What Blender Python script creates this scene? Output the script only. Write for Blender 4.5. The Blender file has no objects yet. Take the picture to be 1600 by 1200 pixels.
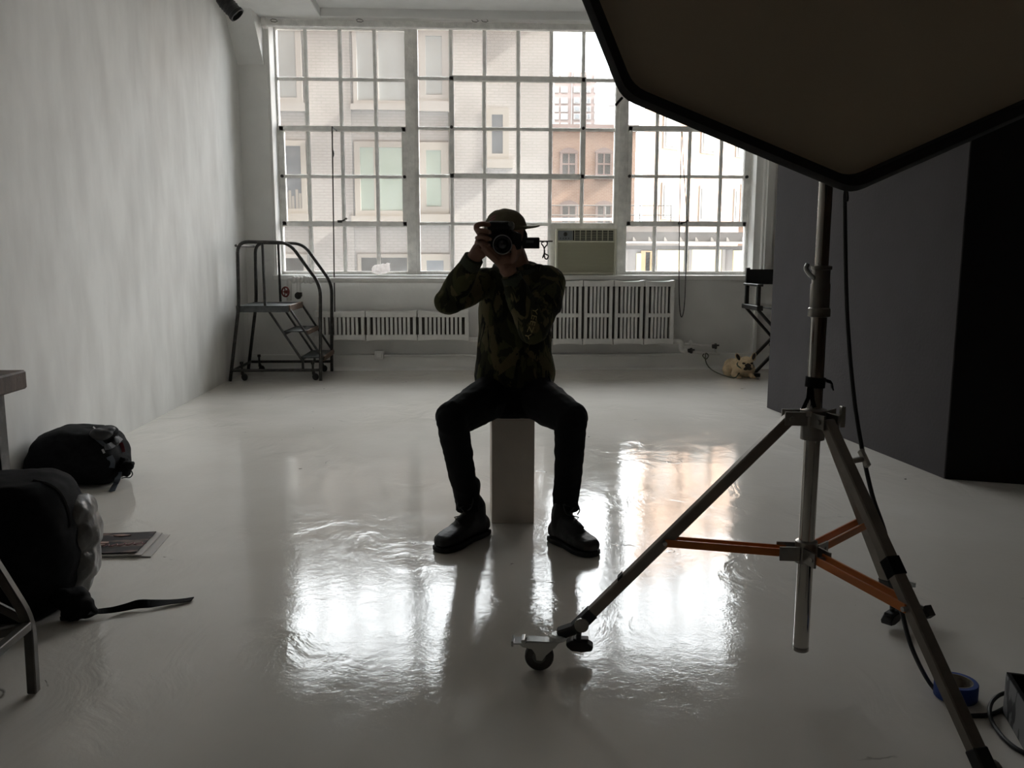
import bpy, bmesh, math, random
from mathutils import Vector, Matrix, noise
from mathutils.bvhtree import BVHTree

random.seed(7)
C = bpy.context.scene.collection
S = bpy.context.scene

# ------------------------------------------------------------------ camera, sky, sun, exposure
EYE = Vector((0.0, 0.0, 1.15))
YAW, PITCH, ROLL, FPX = math.radians(2.81), math.radians(8.51), math.radians(0.13), 1350.0
CAMROT = Matrix.Rotation(-YAW, 3, 'Z') @ Matrix.Rotation(math.pi / 2 - PITCH, 3, 'X') @ Matrix.Rotation(ROLL, 3, 'Z')
cd = bpy.data.cameras.new('camera')
cam = bpy.data.objects.new('camera', cd)
C.objects.link(cam)
cam.matrix_world = Matrix.Translation(EYE) @ CAMROT.to_4x4()
cd.sensor_width = 36.0
cd.lens = 36.0 * FPX / 1600.0
cd.clip_start = 0.02
cd.clip_end = 1500
S.camera = cam

SKY = 13.0
SUN = 35.0
w = bpy.data.worlds.new('overcast')
S.world = w
w.use_nodes = True
nt = w.node_tree
nt.nodes.clear()
out = nt.nodes.new('ShaderNodeOutputWorld')
bg = nt.nodes.new('ShaderNodeBackground')
bg.inputs[0].default_value = (0.94, 0.97, 1.0, 1)
bg.inputs[1].default_value = SKY
nt.links.new(bg.outputs[0], out.inputs[0])

sl = bpy.data.lights.new('sun', 'SUN')
sl.energy = SUN
sl.angle = math.radians(3)
sl.color = (1.0, 0.93, 0.84)
so = bpy.data.objects.new('sun', sl)
C.objects.link(so)
so.rotation_euler = Vector((0.80, -0.06, 0.60)).to_track_quat('Z', 'Y').to_euler()

pl = bpy.data.lights.new('window_daylight', 'AREA')      # light portal in the window opening (emits nothing itself)
pl.shape = 'RECTANGLE'
pl.size = 5.0
pl.size_y = 2.5
pl.cycles.is_portal = True
po = bpy.data.objects.new('window_daylight', pl)
C.objects.link(po)
po.location = (0.5, 9.3, 2.17)
po.rotation_euler = (-math.pi / 2, 0, 0)

S.view_settings.view_transform = 'Standard'
S.view_settings.look = 'None'
S.view_settings.gamma = 1.0
S.view_settings.exposure = -0.03
S.view_settings.use_curve_mapping = False
S.cycles.max_bounces = 10
S.cycles.diffuse_bounces = 6
S.cycles.glossy_bounces = 4
S.cycles.transparent_max_bounces = 16
S.cycles.transmission_bounces = 6
S.cycles.caustics_reflective = False
S.cycles.caustics_refractive = False
S.cycles.sample_clamp_indirect = 40.0
S.cycles.use_denoising = True


# ------------------------------------------------------------------ helpers
def ray(u, v):
    return CAMROT @ Vector(((u - 800) / FPX, -(v - 600) / FPX, -1.0))


def at(u, v, Y=None, z=None, X=None):
    """world point on the line of sight of a photo pixel, at a given depth, height or side"""
    d = ray(u, v)
    if Y is not None:
        t = (Y - EYE.y) / d.y
    elif z is not None:
        t = (z - EYE.z) / d.z
    else:
        t = (X - EYE.x) / d.x
    return EYE + d * t


def frame_of(t, ref=None):
    t = t.normalized()
    r = ref or Vector((0, 0, 1))
    if abs(t.dot(r)) > 0.97:
        r = Vector((1, 0, 0)) if abs(t.x) < 0.9 else Vector((0, 1, 0))
    a = t.cross(r).normalized()
    return a, a.cross(t).normalized()


def V(*a):
    return Vector(a)


class G:
    def __init__(s):
        s.v, s.f, s.m = [], [], []

    def add(s, vs, fs, mi=0):
        o = len(s.v)
        s.v += [Vector(p) for p in vs]
        s.f += [tuple(i + o for i in f) for f in fs]
        s.m += [mi] * len(fs)
        return s

    def box(s, x0, x1, y0, y1, z0, z1, mi=0):
        return s.add([(x0, y0, z0), (x1, y0, z0), (x1, y1, z0), (x0, y1, z0), (x0, y0, z1), (x1, y0, z1), (x1, y1, z1), (x0, y1, z1)],
                     [(3, 2, 1, 0), (4, 5, 6, 7), (0, 1, 5, 4), (1, 2, 6, 5), (2, 3, 7, 6), (3, 0, 4, 7)], mi)

    def obox(s, c, ax, ay, az, mi=0):
        """box with centre c and three half-extent vectors"""
        c = Vector(c)
        vs = [c + sx * ax + sy * ay + sz * az for sz in (-1, 1) for sx, sy in ((-1, -1), (1, -1), (1, 1), (-1, 1))]
        return s.add(vs, [(3, 2, 1, 0), (4, 5, 6, 7), (0, 1, 5, 4), (1, 2, 6, 5), (2, 3, 7, 6), (3, 0, 4, 7)], mi)

    def bar(s, p, q, w, h, ref=None, mi=0):
        p, q = Vector(p), Vector(q)
        t = q - p
        a, b = frame_of(t, ref)
        return s.obox((p + q) / 2, t / 2, a * w / 2, b * h / 2, mi)

    def rings(s, rs, closed=False, caps=True, mi=0):
        n = len(rs[0])
        vs = [p for r in rs for p in r]
        fs = []
        k = len(rs)
        for i in range(k if closed else k - 1):
            j = (i + 1) % k
            for a in range(n):
                b = (a + 1) % n
                fs.append((i * n + a, i * n + b, j * n + b, j * n + a))
        if caps and not closed:
            fs.append(tuple(range(n - 1, -1, -1)))
            fs.append(tuple((k - 1) * n + a for a in range(n)))
        return s.add(vs, fs, mi)

    def tube(s, pts, r, n=8, closed=False, sq=None, mi=0, round_ends=False):
        pts = [Vector(p) for p in pts]
        k = len(pts)
        rad = list(r) if isinstance(r, (list, tuple)) else [r] * k
        if round_ends:
            t0 = (pts[0] - pts[1]).normalized()
            t1 = (pts[-1] - pts[-2]).normalized()
            r0, r1 = rad[0], rad[-1]
            pre = [(pts[0] + t0 * r0 * math.sin(a), r0 * math.cos(a)) for a in (1.45, 1.0, 0.5)]
            post = [(pts[-1] + t1 * r1 * math.sin(a), r1 * math.cos(a)) for a in (0.5, 1.0, 1.45)]
            pts = [p for p, _ in pre] + pts + [p for p, _ in post]
            rad = [q for _, q in pre] + rad + [q for _, q in post]
            k = len(pts)
        tang = []
        for i in range(k):
            if closed:
                t = pts[(i + 1) % k] - pts[i - 1]
            elif i == 0:
                t = pts[1] - pts[0]
            elif i == k - 1:
                t = pts[-1] - pts[-2]
            else:
                t = (pts[i + 1] - pts[i]).normalized() + (pts[i] - pts[i - 1]).normalized()
            tang.append(t.normalized())
        a, b = frame_of(tang[0])
        rs = []
        for i in range(k):
            t = tang[i]
            a = (a - t * a.dot(t)).normalized()
            b = t.cross(a)
            rs.append([pts[i] + (a * math.cos(2 * math.pi * j / n) + b * math.sin(2 * math.pi * j / n)) * rad[i] for j in range(n)])
        return s.rings(rs, closed=closed, mi=mi)

    def cyl(s, p, q, r, n=16, r2=None, mi=0):
        return s.tube([p, q], [r, r if r2 is None else r2], n, mi=mi)

    def lathe(s, prof, org, axis=(0, 0, 1), n=24, caps=True, mi=0):
        ax = Vector(axis).normalized()
        a, b = frame_of(ax)
        org = Vector(org)
        rs = [[org + ax * h + (a * math.cos(2 * math.pi * j / n) + b * math.sin(2 * math.pi * j / n)) * r for j in range(n)] for r, h in prof]
        return s.rings(rs, caps=caps, mi=mi)

    def ell(s, c, rx, ry, rz, rot=None, nu=20, nv=12, mi=0):
        c = Vector(c)
        rot = rot or Matrix.Identity(3)
        rs = []
        for i in range(nv + 1):
            th = -math.pi / 2 + math.pi * min(max(i / nv, 0.004), 0.996)
            rs.append([c + rot @ Vector((rx * math.cos(th) * math.cos(2 * math.pi * j / nu), ry * math.cos(th) * math.sin(2 * math.pi * j / nu), rz * math.sin(th))) for j in range(nu)])
        return s.rings(rs, mi=mi)

    def hell(s, rows, n=28, mi=0):
        """horizontal elliptic rings: (centre, rx, ry)"""
        rs = [[Vector(c) + Vector((rx * math.cos(2 * math.pi * j / n), ry * math.sin(2 * math.pi * j / n), 0)) for j in range(n)] for c, rx, ry in rows]
        return s.rings(rs, mi=mi)

    def ribbon(s, pts, wv, th, mi=0):
        """flat strap: points, width vectors (one or per point), thickness"""
        pts = [Vector(p) for p in pts]
        k = len(pts)
        wv = [Vector(x) for x in wv] if isinstance(wv[0], (list, tuple, Vector)) else [Vector(wv)] * k
        rs = []
        for i in range(k):
            t = (pts[min(i + 1, k - 1)] - pts[max(i - 1, 0)]).normalized()
            nn = t.cross(wv[i]).normalized() * th / 2
            h = wv[i] / 2
            rs.append([pts[i] - h - nn, pts[i] + h - nn, pts[i] + h + nn, pts[i] - h + nn])
        return s.rings(rs, mi=mi)

    def prism(s, poly, dirv, mi=0):
        poly = [Vector(p) for p in poly]
        n = len(poly)
        d = Vector(dirv)
        return s.add(poly + [p + d for p in poly],
                     [tuple(range(n - 1, -1, -1)), tuple(range(n, 2 * n))] + [(i, (i + 1) % n, n + (i + 1) % n, n + i) for i in range(n)], mi)

    def mesh(s, name='m', bevel=0, seg=1, smooth=False):
        me = bpy.data.meshes.new(name)
        me.from_pydata([tuple(p) for p in s.v], [], s.f)
        me.polygons.foreach_set('material_index', s.m)
        bm = bmesh.new()
        bm.from_mesh(me)
        bmesh.ops.recalc_face_normals(bm, faces=bm.faces)
        if bevel:
            es = [e for e in bm.edges if len(e.link_faces) == 2 and e.calc_face_angle(0) > 0.6]
            bmesh.ops.bevel(bm, geom=es, offset=bevel, segments=seg, affect='EDGES', profile=0.5, clamp_overlap=True)
        if smooth:
            for f in bm.faces:
                f.smooth = True
            for e in bm.edges:
                if len(e.link_faces) == 2 and e.calc_face_angle(0) > 0.7:
                    e.smooth = False
        bm.to_mesh(me)
        bm.free()
        return me


def fillet(pts, r, n=5):
    pts = [Vector(p) for p in pts]
    o = [pts[0]]
    for i in range(1, len(pts) - 1):
        a, b, c = pts[i - 1], pts[i], pts[i + 1]
        rr = min(r, (a - b).length * 0.45, (c - b).length * 0.45)
        p, q = b + (a - b).normalized() * rr, b + (c - b).normalized() * rr
        for k in range(n + 1):
            t = k / n
            o.append(p * (1 - t) ** 2 + b * 2 * t * (1 - t) + q * t * t)
    o.append(pts[-1])
    return o


def smoothpath(pts, n=6):
    """Catmull-Rom through the points"""
    P = [Vector(p) for p in pts]
    P = [P[0] * 2 - P[1]] + P + [P[-1] * 2 - P[-2]]
    o = []
    for i in range(1, len(P) - 2):
        a, b, c, d = P[i - 1:i + 3]
        for k in range(n):
            t = k / n
            o.append(0.5 * ((2 * b) + (c - a) * t + (2 * a - 5 * b + 4 * c - d) * t * t + (3 * b - a - 3 * c + d) * t ** 3))
    o.append(P[-2])
    return o


def props(o, label=None, cat=None, group=None, kind=None):
    if label: o['label'] = label
    if cat: o['category'] = cat
    if group: o['group'] = group
    if kind: o['kind'] = kind
    return o


def linkmesh(name, me, m, parent=None, label=None):
    o = bpy.data.objects.new(name, me)
    C.objects.link(o)
    if m is not None:
        me.materials.clear()
        for x in (m if isinstance(m, (list, tuple)) else [m]):
            me.materials.append(x)
    if parent is not None:
        par(o, parent)
    if label: o['label'] = label
    return o


def par(o, parent):
    o.parent = parent
    off = Vector((0, 0, 0))
    p = parent
    while p is not None:
        off += p.location
        p = p.parent
    o.location = o.location - off


def part(name, g, m, parent=None, bevel=0, seg=1, smooth=False, label=None):
    return linkmesh(name, g.mesh(name, bevel, seg, smooth), m, parent, label)


def empty(name, loc, label=None, cat=None, group=None, kind=None, parent=None):
    o = bpy.data.objects.new(name, None)
    o.empty_display_size = 0.1
    C.objects.link(o)
    o.location = loc
    if parent is not None:
        par(o, parent)
    return props(o, label, cat, group, kind)


def thing(name, g, m, label, cat, group=None, bevel=0, seg=1, smooth=False):
    o = part(name, g, m, None, bevel, seg, smooth)
    return props(o, label, cat, group)


def struct(name, g, m, parent=None, bevel=0, smooth=False):
    o = part(name, g, m, parent, bevel, 1, smooth)
    if parent is None:
        o['kind'] = 'structure'
    return o


def blob(g, voxel, it=4, wrinkle=0, wscale=8.0, stretch=(1, 1, 1), seed=0.0, fac=0.5):
    """melt overlapping pieces into one continuous skin"""
    me = g.mesh('tmp')
    o = bpy.data.objects.new('tmp', me)
    C.objects.link(o)
    r = o.modifiers.new('r', 'REMESH')
    r.mode = 'VOXEL'
    r.voxel_size = voxel
    r.use_smooth_shade = True
    sm = o.modifiers.new('s', 'SMOOTH')
    sm.iterations = it
    sm.factor = fac
    dg = bpy.context.evaluated_depsgraph_get()
    res = bpy.data.meshes.new_from_object(o.evaluated_get(dg))
    bpy.data.objects.remove(o)
    if wrinkle:
        cos = [vv.co.copy() for vv in res.vertices]
        nrs = [vv.normal.copy() for vv in res.vertices]
        for vv, p, nv_ in zip(res.vertices, cos, nrs):
            q = Vector((p.x * stretch[0], p.y * stretch[1], p.z * stretch[2])) * wscale + Vector((seed, seed * 2, 0))
            n = noise.noise(q) + 0.5 * noise.noise(q * 2.3)
            n2 = 1 - 2 * abs(noise.noise(q * 0.9 + Vector((5, 3, 1))))
            vv.co = p + nv_ * wrinkle * (0.7 * n + 0.5 * n2 - 0.15)
    res.polygons.foreach_set('use_smooth', [True] * len(res.polygons))
    return res


# ------------------------------------------------------------------ materials
MATS = {}


def mat(name, col, rough=0.6, metal=0.0, var=0.0, vscale=6.0, bump=0.0, bscale=40.0, spec=0.5, stretch=None, col2=None, detail=5, coat=0.0, thr=None):
    m = bpy.data.materials.new(name)
    m.use_nodes = True
    t = m.node_tree
    b = t.nodes['Principled BSDF']
    b.inputs['Base Color'].default_value = (*col, 1)
    b.inputs['Roughness'].default_value = rough
    b.inputs['Metallic'].default_value = metal
    b.inputs['Specular IOR Level'].default_value = spec
    b.inputs['Coat Weight'].default_value = coat
    if var or bump or col2:
        tc = t.nodes.new('ShaderNodeTexCoord')
        mp = t.nodes.new('ShaderNodeMapping')
        if stretch:
            mp.inputs['Scale'].default_value = stretch
        t.links.new(tc.outputs['Object'], mp.inputs[0])
    if var or col2:
        n = t.nodes.new('ShaderNodeTexNoise')
        n.inputs['Scale'].default_value = vscale
        n.inputs['Detail'].default_value = detail
        t.links.new(mp.outputs[0], n.inputs['Vector'])
        r = t.nodes.new('ShaderNodeValToRGB')
        lo, hi = thr or (0.3, 0.7)
        r.color_ramp.elements[0].position = lo
        r.color_ramp.elements[1].position = hi
        c2 = col2 or tuple(min(1, c * (1 + var)) for c in col)
        c1 = col if col2 else tuple(c * (1 - var) for c in col)
        r.color_ramp.elements[0].color = (*c1, 1)
        r.color_ramp.elements[1].color = (*c2, 1)
        t.links.new(n.outputs['Fac'], r.inputs[0])
        t.links.new(r.outputs[0], b.inputs['Base Color'])
    if bump:
        n2 = t.nodes.new('ShaderNodeTexNoise')
        n2.inputs['Scale'].default_value = bscale
        n2.inputs['Detail'].default_value = 4
        t.links.new(mp.outputs[0], n2.inputs['Vector'])
        bp = t.nodes.new('ShaderNodeBump')
        bp.inputs['Strength'].default_value = bump
        bp.inputs['Distance'].default_value = 0.01
        t.links.new(n2.outputs['Fac'], bp.inputs['Height'])
        t.links.new(bp.outputs[0], b.inputs['Normal'])
    MATS[name] = m
    return m


def brickmat(name, c1, c2, mortar, bw=0.21, bh=0.07, rough=0.85):
    m = mat(name, c1, rough)
    t = m.node_tree
    b = t.nodes['Principled BSDF']
    tc = t.nodes.new('ShaderNodeTexCoord')
    mp = t.nodes.new('ShaderNodeMapping')
    mp.inputs['Rotation'].default_value = (math.pi / 2, 0, 0)
    t.links.new(tc.outputs['Object'], mp.inputs[0])
    br = t.nodes.new('ShaderNodeTexBrick')
    br.inputs['Color1'].default_value = (*c1, 1)
    br.inputs['Color2'].default_value = (*c2, 1)
    br.inputs['Mortar'].default_value = (*mortar, 1)
    br.inputs['Scale'].default_value = 1
    br.inputs['Mortar Size'].default_value = bh * 0.16
    br.inputs['Brick Width'].default_value = bw
    br.inputs['Row Height'].default_value = bh
    t.links.new(mp.outputs[0], br.inputs['Vector'])
    n = t.nodes.new('ShaderNodeTexNoise')
    n.inputs['Scale'].default_value = 0.6
    n.inputs['Detail'].default_value = 6
    t.links.new(tc.outputs['Object'], n.inputs['Vector'])
    mx = t.nodes.new('ShaderNodeMix')
    mx.data_type = 'RGBA'
    mx.blend_type = 'MULTIPLY'
    mx.inputs[0].default_value = 0.35
    r = t.nodes.new('ShaderNodeValToRGB')
    r.color_ramp.elements[0].position = 0.35
    r.color_ramp.elements[1].position = 0.62
    r.color_ramp.elements[0].color = (0.6, 0.6, 0.6, 1)
    t.links.new(n.outputs['Fac'], r.inputs[0])
    t.links.new(br.outputs['Color'], mx.inputs[6])
    t.links.new(r.outputs[0], mx.inputs[7])
    t.links.new(mx.outputs[2], b.inputs['Base Color'])
    return m


def floor_material():
    m = bpy.data.materials.new('glossy_floor_paint')
    m.use_nodes = True
    t = m.node_tree
    L = t.links.new
    b = t.nodes['Principled BSDF']
    b.inputs['Specular IOR Level'].default_value = 0.3
    tc = t.nodes.new('ShaderNodeTexCoord')

    def noi(sc, det, dist=0.0, stretch=(1, 1, 1), rough=0.5):
        mp = t.nodes.new('ShaderNodeMapping')
        mp.inputs['Scale'].default_value = stretch
        L(tc.outputs['Object'], mp.inputs[0])
        n = t.nodes.new('ShaderNodeTexNoise')
        n.inputs['Scale'].default_value = sc
        n.inputs['Detail'].default_value = det
        n.inputs['Distortion'].default_value = dist
        n.inputs['Roughness'].default_value = rough
        L(mp.outputs[0], n.inputs['Vector'])
        return n.outputs['Fac']

    def ramp(src, a, bb, ca=(0, 0, 0, 1), cb=(1, 1, 1, 1)):
        r = t.nodes.new('ShaderNodeValToRGB')
        r.color_ramp.elements[0].position = a
        r.color_ramp.elements[1].position = bb
        r.color_ramp.elements[0].color = ca
        r.color_ramp.elements[1].color = cb
        L(src, r.inputs[0])
        return r.outputs[0]

    def mix(a, bb, fac, mode='MIX'):
        x = t.nodes.new('ShaderNodeMix')
        x.data_type = 'RGBA'
        x.blend_type = mode
        if hasattr(fac, 'links'):
            L(fac, x.inputs[0])
        else:
            x.inputs[0].default_value = fac
        for k, s in ((6, a), (7, bb)):
            if hasattr(s, 'links'):
                L(s, x.inputs[k])
            else:
                x.inputs[k].default_value = s
        return x.outputs[2]

    base = ramp(noi(1.3, 6), 0.3, 0.7, (0.66, 0.625, 0.57, 1), (0.75, 0.72, 0.67, 1))
    # worn-through spots of the older grey coat and thin cracks
    spot = ramp(noi(9.0, 3, 0.6), 0.735, 0.76)
    base = mix(base, (0.16, 0.14, 0.12, 1), spot)
    crack = t.nodes.new('ShaderNodeTexVoronoi')
    crack.feature = 'DISTANCE_TO_EDGE'
    crack.inputs['Scale'].default_value = 1.9
    dm = t.nodes.new('ShaderNodeMix')
    dm.data_type = 'VECTOR'
    dm.inputs[0].default_value = 0.28
    nv = t.nodes.new('ShaderNodeTexNoise')
    nv.inputs['Scale'].default_value = 3.0
    nv.inputs['Detail'].default_value = 6
    L(tc.outputs['Object'], nv.inputs['Vector'])
    L(tc.outputs['Object'], dm.inputs[4])
    L(nv.outputs['Color'], dm.inputs[5])
    L(dm.outputs[1], crack.inputs['Vector'])
    cr = ramp(crack.outputs['Distance'], 0.002, 0.008, (1, 1, 1, 1), (0, 0, 0, 1))
    some = ramp(noi(1.7, 2), 0.66, 0.70)
    crm = mix((0, 0, 0, 1), cr, some)
    base = mix(base, (0.22, 0.20, 0.18, 1), crm)
    # a few lifted paint blisters: dark broken rings
    vr = t.nodes.new('ShaderNodeTexVoronoi')
    vr.inputs['Scale'].default_value = 2.6
    wob = t.nodes.new('ShaderNodeMix')
    wob.data_type = 'VECTOR'
    wob.inputs[0].default_value = 0.06
    nv2 = t.nodes.new('ShaderNodeTexNoise')
    nv2.inputs['Scale'].default_value = 9.0
    L(tc.outputs['Object'], nv2.inputs['Vector'])
    L(tc.outputs['Object'], wob.inputs[4])
    L(nv2.outputs['Color'], wob.inputs[5])
    L(wob.outputs[1], vr.inputs['Vector'])
    r1 = ramp(vr.outputs['Distance'], 0.085, 0.097)
    r2 = ramp(vr.outputs['Distance'], 0.097, 0.112, (1, 1, 1, 1), (0, 0, 0, 1))
    sep = t.nodes.new('ShaderNodeSeparateColor')
    L(vr.outputs['Color'], sep.inputs[0])
    few = ramp(sep.outputs[0], 0.86, 0.865)
    brk = ramp(noi(14, 2), 0.46, 0.50)
    ringm = mix(mix(mix(r1, r2, 1.0, 'MULTIPLY'), few, 1.0, 'MULTIPLY'), brk, 1.0, 'MULTIPLY')
    base = mix(base, (0.20, 0.18, 0.155, 1), ringm)
    L(base, b.inputs['Base Color'])
    L(ramp(noi(5, 4), 0.3, 0.75, (0.05, 0.05, 0.05, 1), (0.14, 0.14, 0.14, 1)), b.inputs['Roughness'])
    # relief of thick poured paint: long swells, ridges of crinkled coats, orange peel, lifted flakes
    h = None
    nrm = None
    patch = ramp(noi(1.1, 2), 0.47, 0.60)
    ridge = t.nodes.new('ShaderNodeMath')
    ridge.operation = 'MULTIPLY'
    rr = ramp(noi(3.2, 5, 1.4, (1.3, 0.75, 1)), 0.40, 0.60)
    L(rr, ridge.inputs[0])
    L(patch, ridge.inputs[1])
    for src, dist, st in ((noi(0.9, 2), 0.010, 0.5), (noi(4.0, 3, 0.4, (1.2, 0.8, 1)), 0.0022, 0.6), (ridge.outputs[0], 0.0018, 0.8),
                          (noi(11, 4, 0.8, (0.9, 1.2, 1)), 0.0004, 0.6), (noi(34, 4, 0.4), 0.0006, 0.6), (noi(130, 3), 0.00028, 0.6), (spot, -0.0015, 0.8), (ringm, 0.0012, 0.8), (crm, -0.0015, 0.8)):
        bp = t.nodes.new('ShaderNodeBump')
        bp.inputs['Strength'].default_value = st
        bp.inputs['Distance'].default_value = abs(dist)
        bp.invert = dist < 0
        L(src, bp.inputs['Height'])
        if nrm is not None:
            L(nrm, bp.inputs['Normal'])
        nrm = bp.outputs[0]
    L(nrm, b.inputs['Normal'])
    return m


def glassmat():
    m = bpy.data.materials.new('wired_glass')
    m.use_nodes = True
    t = m.node_tree
    t.nodes.clear()
    o = t.nodes.new('ShaderNodeOutputMaterial')
    tr = t.nodes.new('ShaderNodeBsdfTransparent')
    tr.inputs[0].default_value = (0.98, 0.985, 0.98, 1)
    gl = t.nodes.new('ShaderNodeBsdfGlossy')
    gl.inputs['Roughness'].default_value = 0.03
    fr = t.nodes.new('ShaderNodeFresnel')
    fr.inputs[0].default_value = 1.25
    df = t.nodes.new('ShaderNodeBsdfTranslucent')
    df.inputs[0].default_value = (0.9, 0.88, 0.84, 1)
    tc = t.nodes.new('ShaderNodeTexCoord')
    n = t.nodes.new('ShaderNodeTexNoise')
    n.inputs['Scale'].default_value = 2.2
    n.inputs['Detail'].default_value = 6
    n.inputs['Roughness'].default_value = 0.6
    t.links.new(tc.outputs['Object'], n.inputs['Vector'])
    r = t.nodes.new('ShaderNodeMapRange')
    r.inputs[1].default_value = 0.3
    r.inputs[2].default_value = 0.75
    r.inputs[3].default_value = 0.01
    r.inputs[4].default_value = 0.045
    t.links.new(n.outputs['Fac'], r.inputs[0])
    m1 = t.nodes.new('ShaderNodeMixShader')
    m2 = t.nodes.new('ShaderNodeMixShader')
    t.links.new(r.outputs[0], m1.inputs[0])
    t.links.new(tr.outputs[0], m1.inputs[1])
    t.links.new(df.outputs[0], m1.inputs[2])
    t.links.new(fr.outputs[0], m2.inputs[0])
    t.links.new(m1.outputs[0], m2.inputs[1])
    t.links.new(gl.outputs[0], m2.inputs[2])
    t.links.new(m2.outputs[0], o.inputs[0])
    return m


def camo_material():
    m = mat('camouflage_cotton', (0.05, 0.05, 0.03), 0.95, spec=0.2, bump=0.3, bscale=300)
    t = m.node_tree
    L = t.links.new
    b = t.nodes['Principled BSDF']
    tc = t.nodes.new('ShaderNodeTexCoord')
    cur = None
    for sc, off, thr, col in ((9, 0, 0.0, (0.075, 0.075, 0.036)), (8, 3.3, 0.50, (0.034, 0.036, 0.020)), (10, 7.1, 0.55, (0.125, 0.108, 0.058)), (11, 11.7, 0.56, (0.018, 0.017, 0.013))):
        if cur is None:
            x = t.nodes.new('ShaderNodeRGB')
            x.outputs[0].default_value = (*col, 1)
            cur = x.outputs[0]
            continue
        mp = t.nodes.new('ShaderNodeMapping')
        mp.inputs['Location'].default_value = (off, off * 2, off)
        mp.inputs['Scale'].default_value = (1.5, 1.5, 0.7)
        L(tc.outputs['Object'], mp.inputs[0])
        n = t.nodes.new('ShaderNodeTexNoise')
        n.inputs['Scale'].default_value = sc
        n.inputs['Detail'].default_value = 3
        n.inputs['Distortion'].default_value = 0.8
        L(mp.outputs[0], n.inputs['Vector'])
        r = t.nodes.new('ShaderNodeValToRGB')
        r.color_ramp.elements[0].position = thr
        r.color_ramp.elements[1].position = thr + 0.015
        L(n.outputs['Fac'], r.inputs[0])
        x = t.nodes.new('ShaderNodeMix')
        x.data_type = 'RGBA'
        L(r.outputs[0], x.inputs[0])
        L(cur, x.inputs[6])
        x.inputs[7].default_value = (*col, 1)
        cur = x.outputs[2]
    L(cur, b.inputs['Base Color'])
    return m


FLOOR = floor_material()
GLASS = glassmat()
CAMO = camo_material()
PLASTER = mat('scraped_white_plaster', (0.64, 0.63, 0.605), 0.75, col2=(0.79, 0.785, 0.76), vscale=3.4, stretch=(1.5, 1.5, 0.55), detail=10, bump=0.15, bscale=9, thr=(0.22, 0.66), spec=0.3)
WHITE = mat('white_wall_paint', (0.84, 0.835, 0.81), 0.6, var=0.05, vscale=3, bump=0.25, bscale=22, spec=0.35)
CEIL = mat('white_ceiling_paint', (0.84, 0.84, 0.825), 0.7, var=0.03, bump=0.1, bscale=12)
BACKWALL = mat('dull_studio_wall', (0.15, 0.105, 0.075), 0.8)
STEELWHITE = mat('painted_window_steel', (0.86, 0.845, 0.81), 0.5, var=0.12, vscale=14, bump=0.5, bscale=60)
RADWHITE = mat('painted_cast_iron', (0.80, 0.79, 0.76), 0.45, var=0.08, vscale=9, bump=0.3, bscale=50)
DARKCORE = mat('dark_radiator_core', (0.12, 0.115, 0.10), 0.9)  # dark tone covers the inner tubes and the shade behind the slots
BLACKSTEEL = mat('worn_black_tube', (0.030, 0.028, 0.025), 0.42, metal=0.3, var=0.5, vscale=25, col2=(0.09, 0.085, 0.08), thr=(0.5, 0.75))
TREAD = mat('grey_step_plate', (0.07, 0.075, 0.075), 0.6, var=0.4, vscale=18)
RUST = mat('rusty_step_nosing', (0.16, 0.10, 0.07), 0.6, var=0.5, vscale=30)
RUBBER = mat('black_rubber', (0.018, 0.018, 0.018), 0.6)
WHEELGREY = mat('grey_wheel_rubber', (0.075, 0.070, 0.064), 0.5)
CHROME = mat('chromed_steel', (0.46, 0.44, 0.41), 0.08, metal=1.0)
ALU = mat('satin_aluminium', (0.30, 0.285, 0.26), 0.32, metal=0.9, var=0.1, vscale=30)
BRONZELEG = mat('dull_aluminium_leg', (0.22, 0.195, 0.17), 0.42, metal=0.6, var=0.12, vscale=20)
ZINC = mat('zinc_plated_steel', (0.55, 0.56, 0.55), 0.3, metal=1.0)
ORANGE = mat('orange_painted_brace', (0.55, 0.15, 0.02), 0.4, var=0.1)
BLACKCLOTH = mat('black_nylon', (0.009, 0.009, 0.010), 0.85, spec=0.12, var=0.3, vscale=40, bump=0.25, bscale=400)
BLACKTROUSER = mat('black_denim', (0.009, 0.009, 0.010), 0.9, spec=0.15)
BOOTMAT = mat('black_leather', (0.007, 0.0068, 0.007), 0.5, bump=0.15, bscale=80)
SOLE = mat('black_boot_sole', (0.012, 0.012, 0.012), 0.7)
SKIN = mat('skin', (0.26, 0.135, 0.09), 0.55, var=0.08, vscale=30, bump=0.1, bscale=90)
HAIR = mat('dark_hair', (0.015, 0.010, 0.008), 0.6)
CAPMAT = mat('olive_cap_cotton', (0.15, 0.13, 0.085), 0.9, var=0.08, vscale=60, spec=0.2, bump=0.2, bscale=300)
STRIPE = mat('dark_cap_slits', (0.30, 0.10, 0.12), 0.8)
CAMBLACK = mat('camera_black', (0.012, 0.012, 0.013), 0.5, bump=0.2, bscale=500)
LENSGLASS = mat('coated_lens_glass', (0.03, 0.03, 0.04), 0.04, spec=0.9, coat=1.0)
GREYPLATE = mat('grey_plate', (0.16, 0.16, 0.155), 0.5)
PLINTH = mat('scuffed_white_plinth', (0.66, 0.60, 0.53), 0.55, var=0.07, vscale=5, bump=0.15, bscale=30)
DOGTAN = mat('fawn_dog_coat', (0.66, 0.52, 0.34), 0.9, var=0.22, vscale=16, spec=0.2, bump=0.4, bscale=140)
DOGDARK = mat('dark_dog_mask', (0.035, 0.025, 0.02), 0.8, var=0.3, vscale=40)
COLLAR = mat('grey_green_webbing', (0.10, 0.11, 0.075), 0.8)
REDVALVE = mat('red_valve_wheel', (0.20, 0.022, 0.018), 0.5)
DARKIRON = mat('dark_iron_valve', (0.03, 0.027, 0.024), 0.6)
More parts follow.
